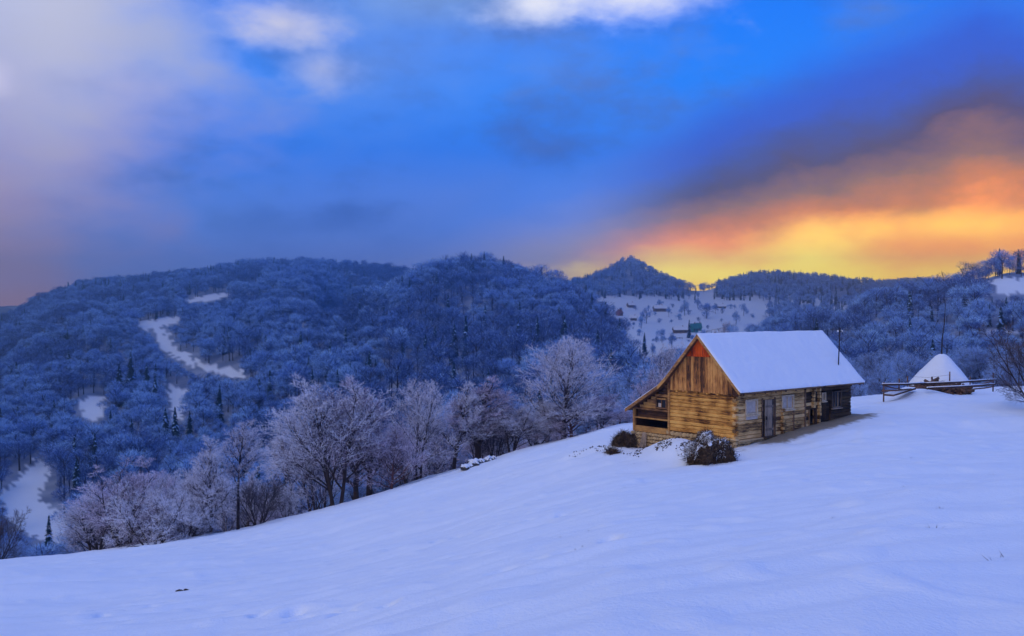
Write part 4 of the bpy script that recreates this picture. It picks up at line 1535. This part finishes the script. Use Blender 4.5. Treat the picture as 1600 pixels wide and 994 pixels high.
# ------------------------------------------------------------------ hillside woods
def far_tree(seed, H=9.0, R=3.4, sprays=2600, dark=0.34):
    r_ = np.random.default_rng(seed)
    V, Fs, mt = [], [], []
    tv, tf = tube([(0, 0, -1.2), (0.1, 0, H * .35), (0.05, 0.1, H * .8)], [.2, .15, .05], 4, False)
    trunkV, trunkF = [tuple(v) for v in tv], list(tf)
    lr = random.Random(seed)
    for k in range(7):
        a = k * 2.4 + lr.uniform(-.3, .3)
        z = H * (.28 + .07 * k)
        e = (math.cos(a) * R * .7, math.sin(a) * R * .7, z + H * .26)
        lv, lf = tube([(0, 0, z), (e[0] * .5, e[1] * .5, z + H * .15), e], [.08, .06, .02], 3, False)
        o_ = len(trunkV)
        trunkV += [tuple(v) for v in lv]
        trunkF += [tuple(i + o_ for i in f) for f in lf]
    # crown: sprays over several lobes
    nl = 9
    lob = np.stack([r_.normal(0, R * .38, nl), r_.normal(0, R * .38, nl), r_.uniform(H * .34, H * .80, nl)], 1)
    lob[0] = (0, 0, H * .78)
    lrd = r_.uniform(.42, .62, nl) * R
    k = r_.integers(0, nl, sprays)
    d = r_.normal(0, 1, (sprays, 3))
    d[:, 2] = d[:, 2] * .8 + .25
    d /= np.linalg.norm(d, axis=1, keepdims=True)
    rad = r_.uniform(.25, 1.0, sprays) ** .6
    c = lob[k] + d * (lrd[k] * rad)[:, None] * np.array([1, 1, .95])
    dirv = d * .8 + r_.normal(0, .35, (sprays, 3)) + np.array([0, 0, .55])
    dirv /= np.linalg.norm(dirv, axis=1, keepdims=True)
    sd = np.cross(dirv, r_.normal(0, 1, (sprays, 3)))
    sd /= np.linalg.norm(sd, axis=1, keepdims=True)
    ln = r_.uniform(.55, 1.25, (sprays, 1)) * R * .22
    wd = r_.uniform(.05, .12, (sprays, 1)) * R * .14
    a, b, e = c - sd * wd - dirv * ln * .4, c + sd * wd - dirv * ln * .4, c + dirv * ln * .6
    CV = np.stack([a, b, e], 1).reshape(-1, 3)
    CF = np.arange(sprays * 3).reshape(-1, 3)
    dk = (rad < .52) | (r_.random(sprays) < dark * .4) | (d[:, 2] < -.3)  # darker bare twigs; inside and underneath they also paint in crown shade
    crown = np_mesh('crown', CV, CF)
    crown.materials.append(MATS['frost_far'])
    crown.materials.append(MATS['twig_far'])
    crown.polygons.foreach_set('material_index', dk.astype(np.int32))
    trunk = mesh('trunk', trunkV, trunkF)
    trunk.materials.append(MATS['bark'])
    whole = mesh('woodland_tree', trunkV + [tuple(v) for v in CV], trunkF + [tuple(int(q) + len(trunkV) for q in f) for f in CF])
    for m_ in ('bark', 'frost_far', 'twig_far'):
        whole.materials.append(MATS[m_])
    whole.polygons.foreach_set('material_index', np.concatenate([np.zeros(len(trunkF), np.int32), 1 + dk.astype(np.int32)]))
    return {'trunk': trunk, 'crown': crown, 'whole': whole, 'H': H * .98}


def far_spruce(seed, H=12.0, R=2.1, tiers=20, per=14):
    r_ = random.Random(seed)
    tv, tf = tube([(0, 0, -1.0), (0, 0, H * .5), (0, 0, H * .97)], [.16, .1, .02], 4, False)
    V, Fs, mi = [], [], []
    for t in range(tiers * per):
        z = H * (.06 + .92 * (t + r_.random()) / (tiers * per))
        rr = R * (1 - (z / H)) ** .8 + .14
        a = r_.uniform(0, 6.283)
        l_ = rr * r_.uniform(.55, 1.15)
        dz = -l_ * r_.uniform(.25, .7)
        w_ = l_ * .30 + .07
        o_ = len(V)
        ca, sa = math.cos(a), math.sin(a)
        V += [(0, 0, z + .25), (ca * l_ * .55 - sa * w_, sa * l_ * .55 + ca * w_, z + dz * .6), (ca * l_, sa * l_, z + dz), (ca * l_ * .55 + sa * w_, sa * l_ * .55 - ca * w_, z + dz * .6)]
        Fs += [(o_, o_ + 1, o_ + 2), (o_, o_ + 2, o_ + 3)]
        f = 1 if r_.random() < .14 else 0
        mi += [f, f]
    crown = mesh('crown', V, Fs)
    crown.materials.append(MATS['spruce'])
    crown.materials.append(MATS['frost_far'])
    crown.polygons.foreach_set('material_index', mi)
    trunk = mesh('trunk', tv, tf)
    trunk.materials.append(MATS['bark'])
    whole = mesh('woodland_spruce', [tuple(v) for v in tv] + V, list(tf) + [tuple(i + len(tv) for i in f) for f in Fs])
    for m_ in ('bark', 'spruce', 'frost_far'):
        whole.materials.append(MATS[m_])
    whole.polygons.foreach_set('material_index', [0] * len(tf) + [1 + q for q in mi])
    return {'trunk': trunk, 'crown': crown, 'whole': whole, 'H': H}


FT = [far_tree(20 + k, 9.0 + (k % 3) * .6, 2.7 + .35 * (k % 4)) for k in range(6)]
FD = [far_tree(40 + k, 9.0, 2.9 + .3 * k, 1300, 1.9) for k in range(3)]      # little frost, dark twigs
FS = [far_spruce(60 + k, 12, 1.9 + .3 * k) for k in range(3)]


def scatter(step, ymin, ymax, xmax):
    gx, gy = np.meshgrid(np.arange(-xmax, xmax, step), np.arange(ymin, ymax, step))
    x = gx.ravel() + rng.uniform(-.5, .5, gx.size) * step
    y = gy.ravel() + rng.uniform(-.5, .5, gx.size) * step
    px = CXP + F_PX * x / y
    ok = (px > -140) & (px < 1740)
    return x[ok], y[ok], px[ok]


def horizon_row(px, Y):
    """highest bare ground between the eye and a distance, as a slope"""
    best = np.full(px.shape, -9.0)
    for f in np.linspace(0.12, 0.97, 34):
        yy = Y * f
        xx = (px - CXP) / F_PX * yy
        best = np.maximum(best, ground(xx, yy, False) / yy)
    return best


x, y, px = scatter(5.2, 100, 800, 560)
z = ground(x, y, False)
rr_ = smooth_lerp(ridge, px)
lim = np.where((px > 1015) & (px < 1140), 330, np.where(px < 800, 1.03 * smooth_lerp(back, px)[:, 1], rr_[:, 1] * 1.04))
hh = (rng.uniform(5.0, 10.4, len(x)) + 1.8 * pnoise(x / 26, y / 26)) * np.where(px > 1150, .80, 1.0) * np.clip(1.12 - y / 3000, .8, 1.1)
py_b = HZP - F_PX * z / y
py_t = HZP - F_PX * (z + hh) / y
ok = (y < lim) & (y > np.where(px < 1000, 122, 104))
half = 2.2 / y * F_PX
ok &= ~in_clear(px, py_b, y)
for _ in range(6):                              # low growth in front of a clearing, so that it stays open to view
    py_t = HZP - F_PX * (z + hh) / y
    hit = np.zeros(len(x), bool)
    for f in (0.35, 0.7, 1.0):
        for sdx in (-1, 0, 1):
            hit |= in_clear(px + sdx * half, py_b * (1 - f) + py_t * f, y)
    hh = np.where(hit, hh * .68, hh)
ok &= ~hit & (hh > 1.1)
ok &= ~((px > 985) & (px < 1150) & (y > 190) & (rng.random(len(x)) < .75))
ok &= (z + hh) / y > horizon_row(px, y) + 0.002
x, y, px, z, hh = x[ok], y[ok], px[ok], z[ok], hh[ok]
# conifers gather on the left ridge and in patches
grove = pnoise(x / 45 + 7, y / 45) + .9 * ((px < 470) & (y > .86 * np.interp(px, back[:, 0], back[:, 2])))
is_sp = (rng.random(len(x)) < np.clip(.0 + grove * .42, .015, .6))
# the single dark spruces that stand out, surveyed one by one
SOLO = [(186, 636, 330, 44), (204, 632, 335, 50), (229, 632, 340, 46), (242, 640, 330, 34), (172, 692, 260, 34), (258, 700, 255, 40), (273, 705, 250, 44), (296, 702, 255, 38), (25, 632, 400, 18),
        (45, 632, 400, 22), (75, 880, 120, 50), (66, 632, 400, 18), (92, 610, 420, 16), (728, 572, 330, 52), (758, 530, 400, 36), (700, 515, 420, 36), (600, 520, 450, 30), (568, 490, 520, 28), (672, 420, 570, 24),
        (640, 470, 520, 24), (628, 466, 530, 24), (676, 470, 505, 26), (840, 560, 330, 40), (882, 560, 330, 44), (925, 500, 395, 36), (946, 515, 380, 36), (968, 540, 350, 36), (1007, 556, 420, 30), (1077, 528, 440, 24), (1306, 478, 330, 26),
        (1522, 530, 240, 34), (1546, 512, 255, 30), (1000, 585, 300, 34), (410, 700, 240, 26), (438, 712, 235, 24), (812, 515, 390, 30), (540, 560, 400, 34), (470, 560, 430, 26)]

deci = np.where(~is_sp)[0]
spru = np.where(is_sp)[0]
size = hh / y
seen = deci[(px[deci] > -10) & (px[deci] < 1610)]
solo_d = seen[np.argsort(-size[seen])][:250]
rest_d = np.setdiff1d(deci, solo_d)
seen = spru[(px[spru] > -10) & (px[spru] < 1610)]
solo_s = seen[np.argsort(-size[seen])][:150]
rest_s = np.setdiff1d(spru, solo_s)


def place_far(name, K_, x, y, z, h, wk, label, group, cat='tree'):
    root = empty(name, (x, y, z))
    s_ = h / K_['H']
    root.scale = (s_ * wk, s_ * wk, s_)
    root.rotation_euler = (0, 0, random.uniform(0, 6.3))
    link('trunk', K_['trunk'], None, root)
    link('crown', K_['crown'], None, root)
    tag(root, label, cat, group)


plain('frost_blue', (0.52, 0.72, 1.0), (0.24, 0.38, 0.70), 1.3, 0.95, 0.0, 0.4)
for i in solo_d:
    right = px[i] > 1010
    if y[i] < 175:                     # near enough to show its branches
        put_tree('woodland_tree', random.choice(['multi_a', 'multi_c', 'tall_a', 'multi_b']), px[i], y[i], 0, hh[i] / y[i] * F_PX * random.uniform(.75, 1.0),
                 'frosted leafless tree at the near edge of the blue wood behind the house' if right else 'frosted leafless tree at the valley foot of the big wooded hill',
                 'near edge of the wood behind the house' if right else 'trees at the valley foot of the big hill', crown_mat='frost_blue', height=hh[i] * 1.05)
        continue
    place_far('woodland_tree', (FT + FD[:1])[random.randrange(7)], x[i], y[i], z[i], hh[i], random.uniform(1.0, 1.35),
              'frosted leafless tree in the blue wood on the hillside behind the house and haystack' if right else 'frosted leafless tree on the lower flank of the big wooded hill across the valley',
              'trees of the wood behind the house' if right else 'trees on the lower flank of the big hill')
for i in solo_s:
    right = px[i] > 1010
    place_far('woodland_spruce', FS[random.randrange(3)], x[i], y[i], z[i], hh[i] * 1.1, random.uniform(.8, 1.1),
              'dark spruce among the frosted trees behind the house and haystack' if right else 'dark spruce among the frosted trees of the big hill across the valley',
              'spruces of the wood behind the house' if right else 'spruces scattered over the big hill')
for (qx, qy, Y, hp) in SOLO:
    Ys = np.linspace(105, 780, 500)
    hit_ = np.where(ground(col_x(qx, Ys), Ys, False) / Ys >= -(qy - HZP) / F_PX)[0]
    Y = float(Ys[hit_[0]]) if len(hit_) else Y
    X_ = col_x(qx, Y)
    zg = gz(X_, Y)
    h_ = hp / F_PX * Y
    right = qx > 1010
    place_far('woodland_spruce', FS[random.randrange(3)], X_, Y, zg, h_ * (random.uniform(1.4, 1.65) if qx < 900 else 1.2), random.uniform(.8, 1.1),
              'dark spruce among the frosted trees behind the house and haystack' if right else 'dark spruce among the frosted trees of the big hill across the valley',
              'spruces of the wood behind the house' if right else 'spruces scattered over the big hill')


# the rest of the woods, a mass nobody could count
def forest_nodes(name, templates):
    ng = bpy.data.node_groups.new(name, 'GeometryNodeTree')
    ng.interface.new_socket('Geometry', in_out='INPUT', socket_type='NodeSocketGeometry')
    ng.interface.new_socket('Geometry', in_out='OUTPUT', socket_type='NodeSocketGeometry')
    N_ = ng.nodes
    gi, go = N_.new('NodeGroupInput'), N_.new('NodeGroupOutput')
    jo = N_.new('GeometryNodeJoinGeometry')
    for o in templates:
        oi = N_.new('GeometryNodeObjectInfo')
        oi.inputs['Object'].default_value = o
        oi.inputs['As Instance'].default_value = True
        ng.links.new(oi.outputs['Geometry'], jo.inputs[0])
    ip = N_.new('GeometryNodeInstanceOnPoints')
    ng.links.new(gi.outputs[0], ip.inputs['Points'])
    ng.links.new(jo.outputs[0], ip.inputs['Instance'])
    ip.inputs['Pick Instance'].default_value = True

    def attr(nm, dt):
        a = N_.new('GeometryNodeInputNamedAttribute')
        a.data_type = dt
        a.inputs['Name'].default_value = nm
        return [s for s in a.outputs if s.enabled and s.name == 'Attribute'][0]
    ng.links.new(attr('pick', 'INT'), ip.inputs['Instance Index'])
    ng.links.new(attr('turn', 'FLOAT_VECTOR'), ip.inputs['Rotation'])
    ng.links.new(attr('size', 'FLOAT_VECTOR'), ip.inputs['Scale'])
    ng.links.new(ip.outputs[0], go.inputs[0])
    return ng


def forest(name, pts, heights, K_list, label, wk=(1.0, 1.35)):
    me = bpy.data.meshes.new(name)
    me.vertices.add(len(pts))
    me.vertices.foreach_set('co', np.asarray(pts, np.float32).ravel())
    pick = rng.integers(0, len(K_list), len(pts))
    a = me.attributes.new('pick', 'INT', 'POINT')
    a.data.foreach_set('value', pick.astype(np.int32))
    turn = np.zeros((len(pts), 3), np.float32)
    turn[:, 2] = rng.uniform(0, 6.28, len(pts))
    a = me.attributes.new('turn', 'FLOAT_VECTOR', 'POINT')
    a.data.foreach_set('vector', turn.ravel())
    s_ = heights / K_list[0]['H']
    w_ = s_ * rng.uniform(wk[0], wk[1], len(pts))
    a = me.attributes.new('size', 'FLOAT_VECTOR', 'POINT')
    a.data.foreach_set('vector', np.stack([w_, w_, s_], 1).astype(np.float32).ravel())
    me.update()
    o = link(name, me)
    temps = [bpy.data.objects.new('woodland_pattern', k['whole']) for k in K_list]
    md = o.modifiers.new('woods', 'NODES')
    md.node_group = forest_nodes(name, temps)
    tag(o, label, 'wood', kind='stuff')
    return o


bare = pnoise(x / 38 + 3, y / 55 + 8)[rest_d] + rng.normal(0, .22, len(rest_d)) + .30 * (px[rest_d] > 530) * (px[rest_d] < 1010) > .16
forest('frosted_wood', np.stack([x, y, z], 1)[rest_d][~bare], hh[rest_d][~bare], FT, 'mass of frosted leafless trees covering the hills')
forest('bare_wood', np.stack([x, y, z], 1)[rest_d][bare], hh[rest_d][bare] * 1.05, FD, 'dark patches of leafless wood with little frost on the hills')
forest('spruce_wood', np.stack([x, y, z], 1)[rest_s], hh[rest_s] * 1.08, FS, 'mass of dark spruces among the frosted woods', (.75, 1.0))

# far hills beyond the hamlet
x, y, px = scatter(7.0, 600, 1040, 600)
z = ground(x, y, False)
py_b = HZP - F_PX * z / y
y7 = 1250
dens = np.clip(sstep(y, 715, 760) + .0, 0, 1)
dens = np.where((px > 1070) & (px < 1122), dens * .18, dens)
dens = np.maximum(dens, np.where((px > 1120) & (px < 1420) & (y > 620), .9, 0))
ok = (px > 840) & (px < 1460) & (rng.random(len(x)) < dens) & (pnoise(x / 60, y / 60) > -.42)
ok &= ~((px > 925) & (px < 1200) & (py_b > 470))
hf = rng.uniform(5, 9, len(x))
ok &= (z + hf) / y > horizon_row(px, y) + 0.001
x, y, z, hf = x[ok], y[ok], z[ok], hf[ok]
sp_ = rng.random(len(x)) < .45
forest('far_hill_wood', np.stack([x, y, z], 1)[~sp_], hf[~sp_], FT[:3], 'leafless wood on the hazy hills beyond the hamlet')
forest('far_hill_spruces', np.stack([x, y, z], 1)[sp_], hf[sp_] * 1.1, FS, 'dark conifer wood on the hazy hills beyond the hamlet', (.7, .95))


# ------------------------------------------------------------------ hamlet in the far clearing
def cottage(px, py, Y, L_, Wd, hw, hr, rz, wall, roof_snow, label, windows=3, roof_mat=None):
    x = col_x(px, Y)
    root = empty('cottage', (x, Y, gz(x, Y) - 0.1), rz)
    tag(root, label, 'cottage', 'small buildings of the far hamlet')
    l2, w2 = L_ / 2, Wd / 2
    link('wall', prism_mesh([(-w2, 0), (w2, 0), (w2, hw), (0, hw + hr * .96), (-w2, hw)], 'x', -l2, l2), wall, root)
    e = .45
    k = hr / w2
    rf = link('roof', prism_mesh([(-w2 - e, hw - e * k), (0, hw + hr), (w2 + e, hw - e * k), (w2 + e, hw - e * k + .12), (0, hw + hr + .14), (-w2 - e, hw - e * k + .12)], 'x', -l2 - .4, l2 + .4), roof_mat or 'far_wall', root)
    if roof_snow:
        link('roof_snow', prism_mesh([(-w2 - e, hw - e * k + .13), (0, hw + hr + .15), (w2 + e, hw - e * k + .13), (w2 + e * .9, hw - e * k + .40), (0, hw + hr + .46), (-w2 - e * .9, hw - e * k + .40)], 'x', -l2 - .38, l2 + .38), 'snow', rf)
    for q in range(windows):
        xx = -l2 + L_ * (q + .5) / windows
        w_ = link('window', box_mesh(xx - .4, xx + .4, -w2 - .06, -w2 - .01, hw * .35, hw * .8), 'glass', root)
        link('frame', box_mesh(xx - .5, xx + .5, -w2 - .09, -w2 - .065, hw * .8, hw * .88), 'far_wall_pale', w_)
    link('door', box_mesh(-l2 + .25, -l2 + 1.1, -w2 - .05, -w2 - .012, 0.0, min(2.0, hw * .9)), 'far_wall', root)
    link('chimney', box_mesh(l2 * .3, l2 * .3 + .5, -.25, .25, hw + hr * .7, hw + hr + .9), 'far_wall_red', root)
    return root


cottage(1063, 500, 560, 8.0, 4.5, 2.0, 1.6, 0.05, 'far_wall', True, 'long low dark shed with white roof beside the green cottage')
cottage(1084, 497, 565, 3.6, 3.8, 2.8, 2.4, 0.5, 'far_wall_green', False, 'teal green cottage with green roof in the far hamlet', 2, 'far_roof_green')
cottage(1092, 496, 575, 2.4, 2.6, 2.4, 2.2, 0.2, 'far_wall_green', False, 'small green hut attached beside the teal cottage', 1, 'far_roof_green')
cottage(1117, 512, 470, 4.5, 3.6, 2.6, 2.3, 1.2, 'far_wall_red', False, 'red brown cottage gable just above the house ridge', 2, 'far_wall_red')
cottage(1120, 497, 540, 5.0, 3.2, 1.6, 1.1, -0.1, 'far_wall', True, 'small snowy shed uphill of the red brown cottage', 2)
cottage(1031, 482, 660, 8.5, 4.0, 2.2, 1.7, 0.1, 'far_wall', True, 'dark long barn with snowy roof at the foot of the cone hill', 3)
cottage(990, 491, 620, 4.0, 3.0, 1.8, 1.3, -0.2, 'far_wall', True, 'lone little hut on the open snow near the big hill', 1)
cottage(968, 487, 640, 3.2, 3.2, 2.2, 1.9, 0.8, 'far_wall_red', False, 'tiny reddish hut at the wooded edge of the hamlet', 1, 'far_wall_red')
cottage(1127, 479, 700, 6.0, 3.6, 1.8, 1.5, 0.1, 'far_wall', True, 'snowy barn below the rounded far woods', 2)
cottage(986, 478, 700, 5.0, 3.6, 1.8, 1.5, 0.3, 'far_wall', True, 'snowy hut highest on the meadow under the cone hill', 2)
cottage(1312, 468, 322, 4.6, 4.0, 2.2, 2.2, 0.6, 'far_wall_pale', True, 'white roofed cottage on the wooded rise behind the house roof', 2)


def far_fence(pts, label):
    a0 = P(pts[0][0], 0, pts[0][1])
    zb = gz(a0[0], a0[1])
    root = empty('field_fence', (a0[0], a0[1], zb))
    tag(root, label, 'fence', 'field fences of the far hamlet')
    base = Vector((a0[0], a0[1], zb))
    W_ = []
    for (p, Y) in pts:
        xx = col_x(p, Y)
        W_.append(Vector((xx, Y, gz(xx, Y))))
    for a, b in zip(W_[:-1], W_[1:]):
        nseg = max(1, int((b - a).length / 3.0))
        prev = None
        for k in range(nseg + 1):
            q = a.lerp(b, k / nseg)
            q.z = gz(q.x, q.y)
            if k < nseg or b is W_[-1]:
                tube_obj('post', [q - base + Vector((0, 0, -.2)), q - base + Vector((0, 0, 1.25))], [.11, .1], 'far_wall', root, 4)
            if prev:
                for hgt in (.55, 1.05):
                    tube_obj('rail', [prev - base + Vector((0, 0, hgt)), q - base + Vector((0, 0, hgt))], [.09, .09], 'far_wall', root, 4)
            prev = q


far_fence([(1020, 505), (1040, 520), (1066, 535)], 'dark field fence climbing the meadow below the long shed')
far_fence([(1096, 560), (1130, 565), (1150, 580)], 'dark field fence running level away from the teal green cottage')
HM = 'bare trees about the far hamlet'
for (qx, Y, hp, wp) in ((1010, 600, 27, 1.2), (1002, 570, 20, .9), (1070, 640, 26, 1.3), (1045, 640, 18, 1.0), (1104, 620, 24, 1.4), (1150, 600, 22, 1.3), (1140, 470, 34, 1.0), (1034, 470, 22, .9), (1050, 430, 28, 1.0),
                        (1020, 440, 24, 1.0), (1100, 455, 22, 1.2), (1130, 455, 26, 1.1), (1150, 440, 34, 1.2), (1165, 430, 30, 1.2), (1148, 400, 30, 1.1), (958, 640, 18, 1.2), (1030, 690, 16, 1.5), (1090, 700, 16, 1.6), (1118, 660, 18, 1.3), (1162, 640, 20, 1.2)):
    X_ = col_x(qx, Y)
    place_far('meadow_tree', FT[random.randrange(6)], X_, Y, gz(X_, Y) - .12 * hp / F_PX * Y, 1.15 * hp / F_PX * Y, wp * .72, 'lone bare frosted tree on the open meadow of the far hamlet', HM)

for _ in range(46):
    qx, Y = random.uniform(945, 1185), random.uniform(455, 700)
    X_ = col_x(qx, Y)
    place_far('meadow_shrub', random.choice(FT + FD), X_, Y, gz(X_, Y) - 1.0, random.uniform(2.4, 5.4), random.uniform(.8, 1.3), 'low frosted shrub dotting the open meadow of the far hamlet', 'shrubs about the far hamlet', 'shrub')
